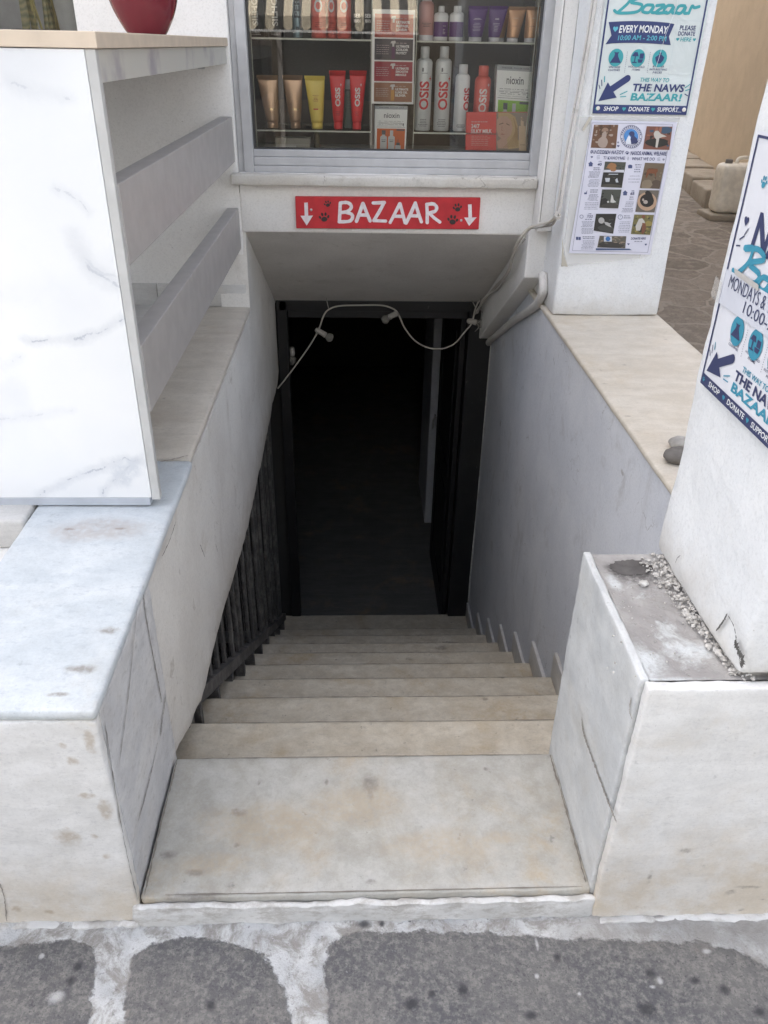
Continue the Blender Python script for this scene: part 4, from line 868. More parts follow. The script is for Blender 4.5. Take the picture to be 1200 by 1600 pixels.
def bazaar_poster(fn, root, paper, navy, teal, near, asp, vt, iu):
    """fn(u, v, lift) maps the sheet (0..1, 0..vt) into the place"""
    f1 = lambda u, v: fn(u, v, .0010); f2 = lambda u, v: fn(u, v, .0016); f3 = lambda u, v: fn(u, v, .0022)
    fi1 = lambda u, v: fn(u+iu, v, .0010); fi2 = lambda u, v: fn(u+iu, v, .0016)
    mb = MB(); n = 12; vs = [fn(i/n, vt*j/n, 0) for j in range(n+1) for i in range(n+1)]; mb.add(vs, [(j*(n+1)+i, j*(n+1)+i+1, (j+1)*(n+1)+i+1, (j+1)*(n+1)+i) for j in range(n) for i in range(n)], 0, True); mb.build('sheet', paper, root)
    mb = MB(); b = .016; rect2(mb, .022, .022+b, .084, vt-.02, f1); rect2(mb, .978-b, .978, .084, vt-.02, f1); rect2(mb, .022, .978, vt-.036, vt-.02, f1); rect2(mb, .022, .978, .002, .084, f1); mb.build('border', navy, root)
    wh = ink((.78, .80, .80)); mb = MB()
    text2(mb, 'SHOP', .13, .275, .028, .068, f2, 0, .015, .12); text2(mb, 'DONATE', .382, .588, .028, .068, f2, 0, .015, .12); text2(mb, 'SUPPORT', .672, .885, .028, .068, f2, 0, .015, .12)
    mb.build('lettering', wh, root)
    mb = MB(); heart2(mb, .335, .048, .020, f2, 0, asp); heart2(mb, .63, .048, .020, f2, 0, asp); paw2(mb, .06, .046, .020, f2, 0, asp); mb.build('icon', teal, root)
    mb = MB()
    text2(mb, 'THE NAWS', .385, .905, .205, .275, f1, 0, .035, .10)
    for s_, a, b_, v0, v1 in (('VINTAGE', .12, .235, .405, .422), ('CLOTHES', .12, .235, .380, .397), ('HOUSEHOLD', .315, .475, .412, .429), ('ITEMS', .355, .435, .386, .403), ('& OTHER', .555, .67, .418, .435), ('INTERESTING', .53, .70, .392, .409), ('PIECES', .565, .655, .366, .383)): text2(mb, s_, a, b_, v0, v1, fi1, 0, .012, .1)
    # big arrow pointing down left
    stroke2(mb, [(.150, .200), (.325, .318)], .062, f1, 0, asp); poly2(mb, [(.065, .112), (.245, .148), (.135, .282)], f1)
    for a in ((.085, .225, .07, .255), (.10, .25, .09, .30)): stroke2(mb, [(a[0]-.02, a[1]-.0), (a[2]-.02, a[3]+.0)], .008, f1, 0, asp)
    stroke2(mb, [(.925, .19), (.955, .175)], .009, f1, 0, asp)
    mb.build('lettering', navy, root)
    mb = MB(); text2(mb, 'THIS WAY TO', .45, .74, .290, .328, f1, 0, .02, .10); text2(mb, 'BAZAAR!', .385, .895, .122, .192, f1, 0, .035, .10)
    stroke2(mb, [(.10, .285), (.095, .33)], .010, f1, 0, asp); stroke2(mb, [(.275, .175), (.34, .205)], .009, f1, 0, asp); stroke2(mb, [(.28, .155), (.335, .160)], .008, f1, 0, asp); stroke2(mb, [(.915, .245), (.955, .275)], .009, f1, 0, asp); stroke2(mb, [(.925, .22), (.96, .232)], .009, f1, 0, asp)
    mb.build('lettering', teal, root)
    mb = MB()
    for u in (.18, .395, .61): ell2(mb, u, .495, .072, .072*asp*1.05, fi1, 0, 28)
    mb.build('icon', teal, root)
    mb = MB()
    poly2(mb, [(.165, .525), (.16, .505), (.125, .45), (.235, .45), (.20, .505), (.195, .525), (.205, .545), (.19, .54), (.17, .54), (.155, .545)], fi2)
    poly2(mb, [(.335, .51), (.355, .545), (.385, .545), (.40, .51)], fi2); rect2(mb, .363, .373, .46, .51, fi2); rect2(mb, .345, .39, .452, .462, fi2); rect2(mb, .41, .45, .49, .535, fi2); poly2(mb, [(.395, .485), (.45, .485), (.44, .455), (.405, .455)], fi2)
    poly2(mb, [(.595, .545), (.625, .545), (.62, .53), (.655, .505), (.645, .475), (.625, .452), (.595, .452), (.575, .475), (.565, .505), (.60, .53)], fi2); mb.build('icon', navy, root)
    mb = MB()
    for u in (.285, .51):
        for k in range(12): rect2(mb, u-.002, u+.002, .37+k*.0155, .377+k*.0155, fi1)
    mb.build('dotted_line', navy, root)
    if not near:
        mb = MB(); poly2(mb, [(.058, .605), (.105, .68), (.060, .79)]+[(.060+.635*k/10, .79+.014*math.sin(k/10*3.14)) for k in range(1, 10)]+[(.697, .785), (.665, .68), (.697, .61)]+[(.697-.639*k/10, .61+.012*math.sin(k/10*3.14)) for k in range(1, 10)], f1); mb.build('ribbon', navy, root)
        mb = MB(); text2(mb, 'EVERY MONDAY', .172, .640, .702, .765, f2, 0, .022, .06, 0, .006); mb.build('lettering', wh, root)
        mb = MB(); text2(mb, '10:00 AM - 2:00 PM', .172, .642, .640, .682, f2, 0, .015, .06, 0, .006); heart2(mb, .135, .735, .026, f2, 0, asp); mb.build('lettering', ink(hexl('#5fb2c6')), root)
        mb = MB(); text2(mb, 'PLEASE', .757, .912, .735, .775, f1, 0, .02); text2(mb, 'DONATE', .75, .915, .690, .726, f1, 0, .02); mb.build('lettering', navy, root)
        mb = MB(); text2(mb, 'HERE', .782, .888, .643, .677, f1, 0, .02, .08); heart2(mb, .755, .660, .016, f1, 0, asp); heart2(mb, .918, .660, .016, f1, 0, asp); mb.build('lettering', teal, root)
        mb = MB(); ring = [(.765, .36), (.965, .36), (.985, .38), (.985, .80), (.965, .815), (.785, .815), (.765, .795)]
        for k in range(44): rect2(mb, .722, .725, .36+k*.0105, .365+k*.0105, f1); rect2(mb, .945, .948, .36+k*.0105, .365+k*.0105, f1)
        for k in range(22): rect2(mb, .724+k*.0101, .729+k*.0101, .357, .36, f1); rect2(mb, .724+k*.0101, .729+k*.0101, .812, .815, f1)
        mb.build('dotted_line', plain((.45, .52, .54), .6), root)
        mb = MB()
        for st_ in SCRIPT: stroke2(mb, [(.10+x*.64, .865+y*.165) for x, y in st_], .026, f1, 0, asp, 5)
        mb.build('lettering', teal, root)
        mb = MB(); text2(mb, 'NAWS', .15, .85, 1.08, 1.32, f1, 0, .04, .1); mb.build('lettering', navy, root)
    else:
        mb = MB(); text2(mb, 'NAWS', .215, .90, .985, 1.225, f1, 0, .03, .10); heart2(mb, .115, 1.14, .034, f1, 0, asp)
        for a_, b_ in (((.09, 1.02), (.13, 1.05)), ((.07, .975), (.11, .985)), ((.13, 1.06), (.155, 1.10))): stroke2(mb, [a_, b_], .010, f1, 0, asp)
        mb.build('lettering', navy, root)
        mb = MB()
        for st_ in SCRIPT: stroke2(mb, [(.10+x*.70, .80+y*.205) for x, y in st_], .036, f2, 0, asp, 5)
        paw2(mb, .20, 1.385, .042, f1, 0, asp); mb.build('lettering', teal, root)
M['sleeve_paper'] = NT('laminated_poster'); t = M['sleeve_paper']; c = t.mix(t.noise(9, 3), (.60, .66, .65), (.66, .71, .70)); M['sleeve_paper'] = t.out(c, .22, t.bump(t.noise(7, 3, .5, dist=1.2), .35, .02), spec=.5)
M['paper'] = plain((.70, .71, .75), .7, vary=.02)
p1 = thing('poster', 'upper laminated poster on the far pier, EVERY MONDAY bazaar with a navy arrow', 'poster', (.965, 2.968, 1.55), 'bazaar posters')
VK = .70
def f_p1(u, v, lift): return Vector((.797+BW_*u, 2.9665-lift, 1.311+BH_*VK*v))
bazaar_poster(f_p1, p1, M['sleeve_paper'], ink(NAVY, .3), ink(TEAL, .3), False, BW_/(BH_*VK), 1.41, 0)
for u in (.072, .945):
    mb = MB(); c = f_p1(u, .05, .003); mb.tube([(c.x, c.y+.004, c.z), (c.x, c.y, c.z), (c.x, c.y-.001, c.z)], [.0065, .0065, .004], 14); mb.build('pin', plain((.75, .73, .68), .4), p1)
t = NT('clear_tape'); tr = t.n('ShaderNodeBsdfTransparent'); mx = t.n('ShaderNodeMixShader'); t.b.inputs['Roughness'].default_value = .12; t.b.inputs['Base Color'].default_value = (.7, .69, .66, 1); mx.inputs[0].default_value = .35
t.put(mx.inputs[1], tr.outputs[0]); t.put(mx.inputs[2], t.b.outputs[0]); t.put(t.t.nodes['Material Output'].inputs[0], mx.outputs[0]); M['tape'] = t.m
cr = [[(.76, .98), (.70, .86), (.66, .74), (.69, .67), (.63, .50), (.60, .35), (.57, .22), (.56, .06)], [(.86, .10), (.84, .03), (.92, .02)], [(.78, .99), (.70, .80), (.56, .71)]]
mb = MB()
for st_ in cr:
    mb2 = [f_p1(u, v*1.4, .0028) for u, v in st_]; mb.tube(smooth_path(mb2, 5), .0006, 6)
mb.build('plastic_crease', plain((.8, .82, .82), .15), p1)
def f_near(u, v, lift): return Vector((XP-.0085-lift, 1.335-.297*(.085+1.05*u), .990+.42*(.012+.83*VK*v)))
p2 = thing('poster', 'poster seen at a slant on the near pillar with handwritten MONDAYS strip', 'poster', (XP-.008, 1.19, 1.2), 'bazaar posters')
bazaar_poster(f_near, p2, M['paper'], ink(hexl('#3b4164'), .6), ink(hexl('#3f8fa8'), .6), True, .297*1.05/(.42*.83*VK), 1.65, .12)
mb = MB(); n = 8
ff = lambda u, v: f_near(u, v, .0026)
vs = [ff(.035+.94*i/n, y+.03*(i/n-.5)*0) for y in (.585, .815) for i in range(n+1)]; mb.add(vs, [(i, i+1, n+2+i, n+1+i) for i in range(n)]); strip_ = mb.build('hours_strip', plain((.62, .64, .70), .5, vary=.02), p2)
fs_ = lambda u, v: f_near(u, v, .0034)
mb = MB(); text2(mb, 'MONDAYS & THURSDAYS', .10, .95, .715, .80, fs_, 0, .0, .05); text2(mb, '10:00-2:00', .32, .78, .625, .70, fs_, 0, .0, .05); mb.build('lettering', ink((.05, .06, .13)), strip_)
for uv in (((-.06, .74), (.03, .72), (.04, .58), (-.07, .60)), ((.13, .85), (.42, .835), (.43, .80), (.15, .815))):
    mb = MB(); mb.add([f_near(u, v, .0048) for u, v in uv], [(0, 1, 2, 3)]); mb.build('tape', M['tape'] if uv[0][0] < 0 else plain((.50, .485, .46), .4), p2)

# ------------------------------------------------------------------ animal welfare poster
p3 = thing('poster', 'white leaflet with nine small animal photos below the upper poster', 'poster', (.95, 2.968, 1.07))
YW = 2.966
def AW(cx, cy, lift=.0008): p = atY(860+cx/5.714, 180+cy/5.7125, YW-lift); return p
fa = lambda u, v: AW(u, -v); fa2 = lambda u, v: AW(u, -v, .0016); fa3 = lambda u, v: AW(u, -v, .0024); fa4 = lambda u, v: AW(u, -v, .0032)
mb = MB(); 
mb.prism([AW(165, 1232, 0), AW(890, 1245, 0), AW(1135, 62, 0), AW(370, 45, 0)], (0, .001, 0)); mb.build('sheet', plain((.67, .67, .76), .55, vary=.02), p3)
mb = MB(); mb.add([AW(95, 1350, -.0015), AW(800, 1275, -.0015), AW(1160, 20, -.0015), AW(260, 10, -.0015)], [(0, 1, 2, 3)])
mb.build('tape', M['tape'], p3)
for pts in (((110, 1070), (98, 1345), (155, 1352), (118, 1240)), ((375, 20), (300, 140), (280, 130), (350, 10))):
    mb = MB(); mb.add([AW(*q, -.0003) for q in pts], [(0, 1, 2, 3)]); mb.build('tape', plain((.50, .47, .40), .4), p3)
C_ = dict(n=ink((.045, .055, .14)), g=ink((.25, .26, .33)))
mb = MB()
for a, b in (((372, 68), (1092, 82)), ((1092, 82), (868, 1225)), ((868, 1225), (195, 1208)), ((195, 1208), (372, 68))): stroke2(mb, [(a[0], -a[1]), (b[0], -b[1])], 3.5, fa)
mb.build('border', C_['g'], p3)
mb = MB()
def tline(mb, s_, x0, x1, yb, h, fn, bold=.02, sl=.16, rise=0): text2(mb, s_, x0, x1, -yb, -yb+h, fn, 0, bold, sl, rise)
tline(mb, 'ΦΙΛΟΖΩΙΚΗ ΝΑΞΟΥ', 355, 655, 345, 36, fa, .03, .12, -5); tline(mb, 'NAXOS ANIMAL WELFARE', 715, 1035, 356, 36, fa, .03, .12, -6); tline(mb, 'ΤΙ ΚΑΝΟΥΜΕ', 470, 665, 394, 28, fa, .02, .15, -4); tline(mb, 'WHAT WE DO', 725, 930, 402, 28, fa, .02, .15, -4); stroke2(mb, [(694, -372), (692, -402)], 4, fa)
paw2(mb, 686, -336, 18, fa); paw2(mb, 1010, -395, 11, fa); paw2(mb, 605, -243, 10, fa)
tline(mb, '40', 418, 456, 452, 26, fa, .03); tline(mb, '65', 712, 748, 712, 26, fa, .03); tline(mb, '700', 322, 376, 918, 28, fa, .0, .2); tline(mb, 'OVER', 430, 458, 418, 9, fa); tline(mb, 'OVER', 722, 750, 680, 9, fa); tline(mb, 'OVER', 336, 366, 884, 9, fa); tline(mb, 'DONATE HERE', 718, 850, 1112, 22, fa, .02)
mb.build('lettering', C_['n'], p3)
mb = MB(); random.seed(11)
def para(x0, x1, y0, y1, n, w=5, slant=-.18):
    for k in range(n):
        y = y0+(y1-y0)*(k+.5)/n; sh = (y-y0)*slant; a, b = x0+sh+random.uniform(0, 14), x1+sh-random.uniform(0, 14); x = a
        while x < b-6:
            L = min(b-x, random.uniform(8, 26)); rect2(mb, x, x+L-4, -y-w/2, -y+w/2, fa); x += L
for a in ((380, 458, 462, 495, 2, 9), (340, 455, 500, 560, 6), (340, 450, 570, 640, 6), (755, 825, 432, 515, 4, 9), (700, 815, 530, 610, 3), (358, 440, 658, 695, 2, 9), (340, 440, 702, 765, 6), (300, 440, 775, 845, 5), (700, 755, 722, 758, 2, 9), (665, 755, 768, 820, 4), (640, 755, 828, 868, 4), (298, 388, 922, 938, 1, 8), (280, 395, 945, 1000, 5), (275, 395, 1005, 1060, 5), (655, 728, 890, 925, 2, 9), (615, 730, 945, 1050, 7), (285, 415, 1078, 1108, 2, 9), (285, 408, 1115, 1200, 7), (740, 830, 1122, 1132, 1, 8)): para(*a)
mb.build('small_print', C_['g'], p3)
mb = MB()
for cx_, cy_ in ((360, 437), (668, 695)): poly2(mb, [(cx_-24, -cy_+2), (cx_, -cy_+25), (cx_+24, -cy_+2), (cx_+17, -cy_+2), (cx_+15, -cy_-20), (cx_-18, -cy_-20), (cx_-17, -cy_+2)], fa)
ell2(mb, 712, -455, 20, 14, fa); rect2(mb, 694, 730, -474, -456, fa); poly2(mb, [(300, -705), (302, -690), (318, -690), (330, -668), (326, -690), (326, -705)], fa)
ring2(mb, 278, -905, 17, 17, 4, fa); ring2(mb, 624, -909, 22, 22, 4, fa); stroke2(mb, [(624, -909), (624, -895)], 3, fa); rect2(mb, 228, 248, -1113, -1085, fa); rect2(mb, 251, 271, -1114, -1086, fa)
heart2(mb, 606, -275, 12, fa); heart2(mb, 370, -373, 11, fa); heart2(mb, 697, -1150, 11, fa); heart2(mb, 852, -1154, 11, fa)
for k in range(3): stroke2(mb, [(415, -365-k*12), (440, -362-k*13)], 3, fa); stroke2(mb, [(955, -385-k*10), (980, -380-k*12)], 3, fa)
mb.build('icon', ink((.07, .09, .2)), p3)
lg = MB(); ring2(lg, 722, -192, 98, 104, 4, fa); ring2(lg, 722, -192, 74, 79, 3, fa)
for k in range(30):
    if k in (0, 15): continue
    a = 2*math.pi*k/30; rect2(lg, 722+86*math.cos(a)-4, 722+86*math.cos(a)+4, -192+91*math.sin(a)-6, -192+91*math.sin(a)+6, fa)
poly2(lg, [(700, -160), (718, -143), (742, -145), (752, -165), (748, -185), (770, -205), (782, -235), (768, -252), (722, -258), (716, -220), (722, -190), (706, -176)], fa3)
lo_ = lg.build('logo', C_['n'], p3); mb = MB(); ell2(mb, 720, -190, 64, 68, fa2); mb.build('disc', ink(hexl('#4d87c4')), lo_)
mb = MB(); poly2(mb, [(692, -192), (700, -178), (708, -188), (716, -196), (714, -215), (722, -235), (720, -258), (672, -258), (676, -225)], fa3); mb.build('cat_shape', ink((.72, .75, .82)), lo_)
def photo(quad, cols, blobs, n=26, seed=1):
    """a small printed photo: colour areas and soft-edged scraps, corners TL TR BR BL in leaflet units"""
    random.seed(seed); mats = [ink(c) for c in cols]; mb = MB(); TL, TR, BR, BL = [Vector((a, -b, 0)) for a, b in quad]
    P = lambda s_, t_: (lambda q: (q.x, q.y))(BL.lerp(BR, s_).lerp(TL.lerp(TR, s_), t_))
    poly2(mb, [P(0, 0), P(1, 0), P(1, 1), P(0, 1)], fa2, 0)
    for k in range(n):
        s_, t_ = random.uniform(.04, .96), random.uniform(.04, .96); a, b = random.uniform(.03, .10), random.uniform(.02, .07); m = random.randrange(len(cols)); ph = random.uniform(0, 6)
        poly2(mb, [P(min(1, max(0, s_+a*math.cos(q+ph)*random.uniform(.6, 1.2))), min(1, max(0, t_+b*math.sin(q+ph)*random.uniform(.6, 1.2)))) for q in [i*.785 for i in range(8)]], (lambda u, v, L=.0017+k*.00002: AW(u, -v, L)), m)
    for k, (m, s_, t_, a, b) in enumerate(blobs):
        poly2(mb, [P(min(1, max(0, s_+a*math.cos(q)*random.uniform(.88, 1.1))), min(1, max(0, t_+b*math.sin(q)*random.uniform(.88, 1.1)))) for q in [i*.449 for i in range(14)]], (lambda u, v, L=.0024+k*.00005: AW(u, -v, L)), m)
    mb.build('photo', mats, p3)
br_, wt_, dk_, gr_, or_ = (.16, .085, .05), (.55, .53, .5), (.03, .028, .025), (.075, .08, .065), (.32, .16, .07)
photo([(390, 85), (606, 85), (585, 297), (360, 290)], [br_, (.30, .2, .14), (.10, .06, .04), (.38, .30, .25)], [(2, .48, .72, .20, .22), (1, .48, .72, .14, .16), (2, .3, .9, .06, .1), (2, .66, .92, .06, .1), (3, .47, .55, .1, .16), (3, .45, .25, .2, .25), (2, .39, .68, .035, .03), (2, .57, .7, .035, .03)], 40, 3)
photo([(860, 98), (1090, 103), (1062, 310), (825, 303)], [(.20, .085, .06), dk_, (.32, .13, .08), (.05, .09, .14)], [(3, .75, .85, .25, .15), (1, .5, .3, .45, .2), (2, .4, .8, .06, .2), (2, .55, .85, .05, .15), (1, .44, .3, .2, .2)], 40, 4)
mb = MB(); poly2(mb, [(922, -165), (935, -140), (962, -138), (985, -165), (1020, -180), (1038, -190), (1000, -195), (972, -205), (955, -290), (938, -285), (945, -215), (928, -195)], fa4); mb.build('photo', ink((.52, .49, .44)), p3)
photo([(488, 414), (675, 420), (660, 508), (475, 500)], [gr_, dk_, (.12, .11, .09), or_], [(3, .35, .55, .22, .35), (3, .45, .2, .15, .2)], 10, 5)
mb = MB(); rect2(mb, 478, 658, -508, -488, fa3); mb.build('photo', ink((.62, .62, .68)), p3)
photo([(472, 510), (658, 512), (638, 648), (450, 640)], [dk_, (.045, .045, .04), (.07, .065, .05)], [(2, .5, .1, .5, .12)], 14, 6)
mb = MB(); poly2(mb, [(488, -560), (532, -560), (526, -595), (494, -595)], fa4); poly2(mb, [(580, -575), (596, -560), (603, -585), (608, -600), (585, -600)], fa4); rect2(mb, 520, 605, -530, -523, fa4); mb.build('photo', ink((.5, .52, .55)), p3)
photo([(845, 424), (1022, 430), (975, 657), (798, 650)], [(.16, .12, .08), (.24, .19, .13), (.1, .07, .05)], [(0, .5, .9, .5, .12), (2, .8, .15, .3, .2), (1, .3, .15, .28, .2)], 20, 7)
mb = MB(); poly2(mb, [(862, -490), (880, -475), (930, -480), (955, -478), (960, -500), (945, -515), (940, -560), (930, -520), (880, -520), (860, -560), (850, -555), (858, -520)], fa4); mb.build('photo', ink((.20, .075, .035)), p3)
photo([(462, 662), (635, 664), (605, 832), (437, 826)], [gr_, dk_, (.06, .055, .045)], [(1, .2, .3, .25, .25), (2, .55, .12, .5, .14)], 18, 8)
mb = MB(); poly2(mb, [(540, -740), (545, -705), (558, -722), (565, -755), (588, -775), (560, -782), (535, -778)], fa4); ell2(mb, 515, -773, 10, 9, fa4); mb.build('photo', ink((.55, .55, .52)), p3)
mb = MB(); rect2(mb, 470, 600, -828, -796, fa3); mb.build('photo', ink((.28, .2, .13)), p3)
photo([(795, 668), (972, 670), (930, 868), (758, 862)], [(.14, .12, .10), (.22, .19, .15), dk_], [(1, .2, .9, .2, .1)], 12, 9)
mb = MB(); ell2(mb, 862, -770, 86, 82, fa3, 0, 30); mb.build('photo', ink((.46, .31, .21)), p3)
mb = MB(); ell2(mb, 862, -762, 62, 58, fa4, 0, 26); poly2(mb, [(845, -690), (865, -670), (885, -680), (905, -700), (925, -760), (915, -800), (890, -760), (850, -720)], fa4); mb.build('photo', ink((.025, .022, .02)), p3)
mb = MB(); f5 = lambda u, v: AW(u, -v, .004); ell2(mb, 850, -775, 20, 17, f5); ell2(mb, 828, -755, 9, 12, f5); mb.build('photo', ink((.42, .36, .32)), p3)
photo([(408, 880), (590, 880), (560, 1058), (385, 1030)], [dk_, (.04, .045, .035), (.06, .06, .055)], [(2, .6, .2, .4, .2)], 14, 10)
mb = MB(); ell2(mb, 455, -940, 27, 28, fa4, 0, 16, .3); poly2(mb, [(478, -950), (505, -955), (530, -965), (545, -960), (530, -975), (545, -1000), (520, -992), (490, -975)], fa4); mb.build('photo', ink((.42, .41, .40)), p3)
photo([(750, 886), (925, 890), (890, 1068), (718, 1060)], [(.17, .15, .06), (.09, .09, .05), (.30, .24, .08), (.05, .05, .04)], [(0, .3, .9, .3, .1), (2, .8, .55, .2, .15), (3, .5, .3, .2, .2)], 36, 11)
mb = MB(); poly2(mb, [(775, -960), (790, -925), (820, -920), (840, -945), (845, -970), (815, -985), (800, -1030), (765, -1030), (760, -990)], fa4); mb.build('photo', ink((.52, .50, .46)), p3)
mb = MB(); ell2(mb, 832, -905, 15, 17, fa4); poly2(mb, [(820, -960), (850, -965), (855, -1010), (830, -1060), (812, -1055)], fa4); mb.build('photo', ink((.20, .085, .05)), p3)
photo([(440, 1076), (678, 1080), (668, 1188), (418, 1180)], [(.11, .10, .08), (.05, .045, .04), (.18, .15, .11), (.28, .22, .16)], [(1, .5, .25, .5, .25)], 40, 12)
mb = MB(); rect2(mb, 478, 548, -1128, -1082, fa4); mb.build('photo', ink((.6, .62, .68)), p3); mb = MB(); f5 = lambda u, v: AW(u, -v, .004); ell2(mb, 514, -1104, 22, 21, f5); mb.build('photo', ink(hexl('#3c6ea8')), p3)
mb = MB(); poly2(mb, [(405, -1188), (705, -1192), (730, -1205), (405, -1205)], fa3); mb.build('border', ink(hexl('#4a5a7c')), p3)
random.seed(23)

# ------------------------------------------------------------------ display shelves and goods in the window
ZS1, ZS2, YPR = 1.217, 1.515, 3.375
def shelf_unit(x0, x1, lab):
    u = thing('display_shelf', lab, 'shelf', ((x0+x1)/2, 3.40, 1.136))
    for z in (ZS1, ZS2):
        mb = MB(); mb.box(x0, x1, 3.315, 3.62, z-.006, z-.0005); s_ = mb.build('shelf', M['shelf_glass'], u)
        mb = MB(); mb.box(x0, x1, 3.312, 3.3148, z-.006, z-.0005); mb.build('shelf_edge', M['glass_edge'], s_)
    for x in (x0-.003, x1+.0005):
        mb = MB(); mb.box(x, x+.0025, 3.313, 3.62, 1.137, 1.9); mb.build('side_panel', M['shelf_glass'], u)
        mb = MB(); mb.box(x, x+.0025, 3.3105, 3.3128, 1.137, 1.9); mb.build('shelf_edge', M['glass_edge'], u)
shelf_unit(-.366, .062, 'clear shelf unit on the left of the window with bronze and red tubes')
shelf_unit(.226, .652, 'clear shelf unit on the right of the window with tall silver spray cans')
def wx(px, y=100, Y=YPR): return atY(px, y, Y).x
SHINY = {}
def gloss(col, r=.3, metal=0):
    k = (col, r, metal)
    if k not in SHINY: SHINY[k] = plain(col, r, metal, .5, .04)
    return SHINY[k]
def vtext(mb, s_, surf, h0, h1, s0, s1):
    """text running upwards on a curved front: surf(s, h)"""
    text2(mb, s_, h0, h1, -s1, -s0, lambda a, b: surf(-b, a), 0, .03, 0, 0, 0, 1)
def squeeze_tube(lab, px0, px1, pb0, pb1, pytop, z0, col, capc, group, prints=(), Y=YPR, metal=0, r=.3):
    xb = (wx(pb0)+wx(pb1))/2; xt = (wx(px0)+wx(px1))/2; wt_ = (wx(px1)-wx(px0))/2; wb = (wx(pb1)-wx(pb0))/2; z1 = atY(px0, pytop, Y).z; H_ = z1-z0
    tb = thing('squeeze_tube', lab, 'tube', (xb, Y, z0), group)
    hc = H_*.13; mb = MB(); mb.lathe([(wb*.9, 0), (wb*.94, .002), (wb*.94, hc-.001), (wb*.88, hc)], (xb, Y, z0+.0005), 28); mb.build('cap', capc, tb)
    def ab(h):
        f = max(0, min(1, (h-hc)/(H_-hc))); return wb+(wt_-wb)*f**.85, max(.0013, wb*(1-f**1.7)), xb+(xt-xb)*f
    mb = MB(); n, sg_ = 18, 32; vs = []
    for i in range(n+1):
        f = i/n; a, b, c = ab(hc+f*(H_-hc)*.93)
        for k in range(sg_): q = 2*math.pi*k/sg_; vs.append((c+a*math.cos(q), Y+b*math.sin(q), z0+hc+f*(H_-hc)*.93))
    a, b, c = ab(H_)
    for zz in (H_*.935, H_):
        for k in range(sg_): q = 2*math.pi*k/sg_; vs.append((c+a*1.01*math.cos(q), Y+.0016*math.sin(q), z0+zz))
    N_ = n+3
    mb.add(vs, [(i*sg_+k, i*sg_+(k+1) % sg_, (i+1)*sg_+(k+1) % sg_, (i+1)*sg_+k) for i in range(N_-1) for k in range(sg_)]+[list(range(sg_))[::-1], list(range((N_-1)*sg_, N_*sg_))], 0, True)
    body = mb.build('body', col, tb)
    def surf(s_, h):
        a, b, c = ab(h); q = max(-.98, min(.98, s_/a)); return Vector((c+s_, Y-b*math.sqrt(1-q*q)-.0009, z0+h))
    for kind, args, m in prints:
        mb = MB()
        if kind == 'v': vtext(mb, args[0], surf, H_*args[1], H_*args[2], wb*args[3], wb*args[4])
        elif kind == 'h': text2(mb, args[0], -wb*args[1], wb*args[1], H_*args[2], H_*args[3], surf, 0, .02, 0, 0, 0, 1)
        elif kind == 'band':
            for k in range(16): f0, f1_ = args[0]+(args[1]-args[0])*k/16, args[0]+(args[1]-args[0])*(k+1)/16; rect2(mb, wb*f0, wb*f1_, H_*args[2], H_*args[3], surf)
        elif kind == 'lines':
            for k in range(args[2]): 
                w = wb*random.uniform(.3, .6)
                for j in range(6): rect2(mb, -w+2*w*j/6, -w+2*w*(j+.8)/6, H_*(args[0]+(args[1]-args[0])*k/args[2]), H_*(args[0]+(args[1]-args[0])*k/args[2])+.0018, surf)
        mb.build('lettering' if kind in 'vh' else 'print', m, body)
    return tb
def spray_can(lab, px0, px1, pytop, z0, col, capc, group, prints=(), Y=YPR, capw=.62, caph=.16, name='spray_can', cat='spray can'):
    xc = (wx(px0)+wx(px1))/2; r = (wx(px1)-wx(px0))/2; z1 = atY(px0, pytop, Y).z; H_ = z1-z0
    c_ = thing(name, lab, cat, (xc, Y, z0), group); hb = H_*(1-caph)
    mb = MB(); mb.lathe([(r*.9, 0), (r, .003), (r, hb-r*.5), (r*.96, hb-r*.32), (r*.82, hb-r*.12), (r*capw*1.02, hb)], (xc, Y, z0+.0005), 36); body = mb.build('body', col, c_)
    mb = MB(); mb.lathe([(r*capw, 0), (r*capw, H_*caph-.004), (r*capw*.93, H_*caph-.001), (r*capw*.8, H_*caph)], (xc, Y, z0+hb), 30); mb.build('cap', capc, c_)
    def surf(s_, h): q = s_/r; return Vector((xc+(r+.0006)*math.sin(q), Y-(r+.0006)*math.cos(q), z0+h))
    for kind, args, m in prints:
        mb = MB()
        if kind == 'v': vtext(mb, args[0], surf, H_*args[1], H_*args[2], r*args[3], r*args[4])
        elif kind == 'h': text2(mb, args[0], -r*args[1], r*args[1], H_*args[2], H_*args[3], surf, 0, .02, 0, 0, 0, 1)
        elif kind == 'band':
            n = 24
            for k in range(n): f0, f1_ = args[0]+(args[1]-args[0])*k/n, args[0]+(args[1]-args[0])*(k+1)/n; rect2(mb, r*f0, r*f1_, H_*args[2], H_*args[3], surf)
        elif kind == 'lines':
            for k in range(args[2]):
                w = r*random.uniform(.35, .7)
                for j in range(6): rect2(mb, -w+2*w*j/6, -w+2*w*(j+.8)/6, H_*(args[0]+(args[1]-args[0])*k/args[2]), H_*(args[0]+(args[1]-args[0])*k/args[2])+.002, surf)
        mb.build('lettering' if kind in 'vh' else 'print', m, body)
    return c_
BRZ = gloss((.46, .30, .19), .32, .45); GOLD = gloss((.75, .58, .32), .25, .7); RED = gloss((.72, .035, .037), .4); CORAL = gloss((.70, .14, .105), .4); YEL = gloss((.80, .62, .12), .4)
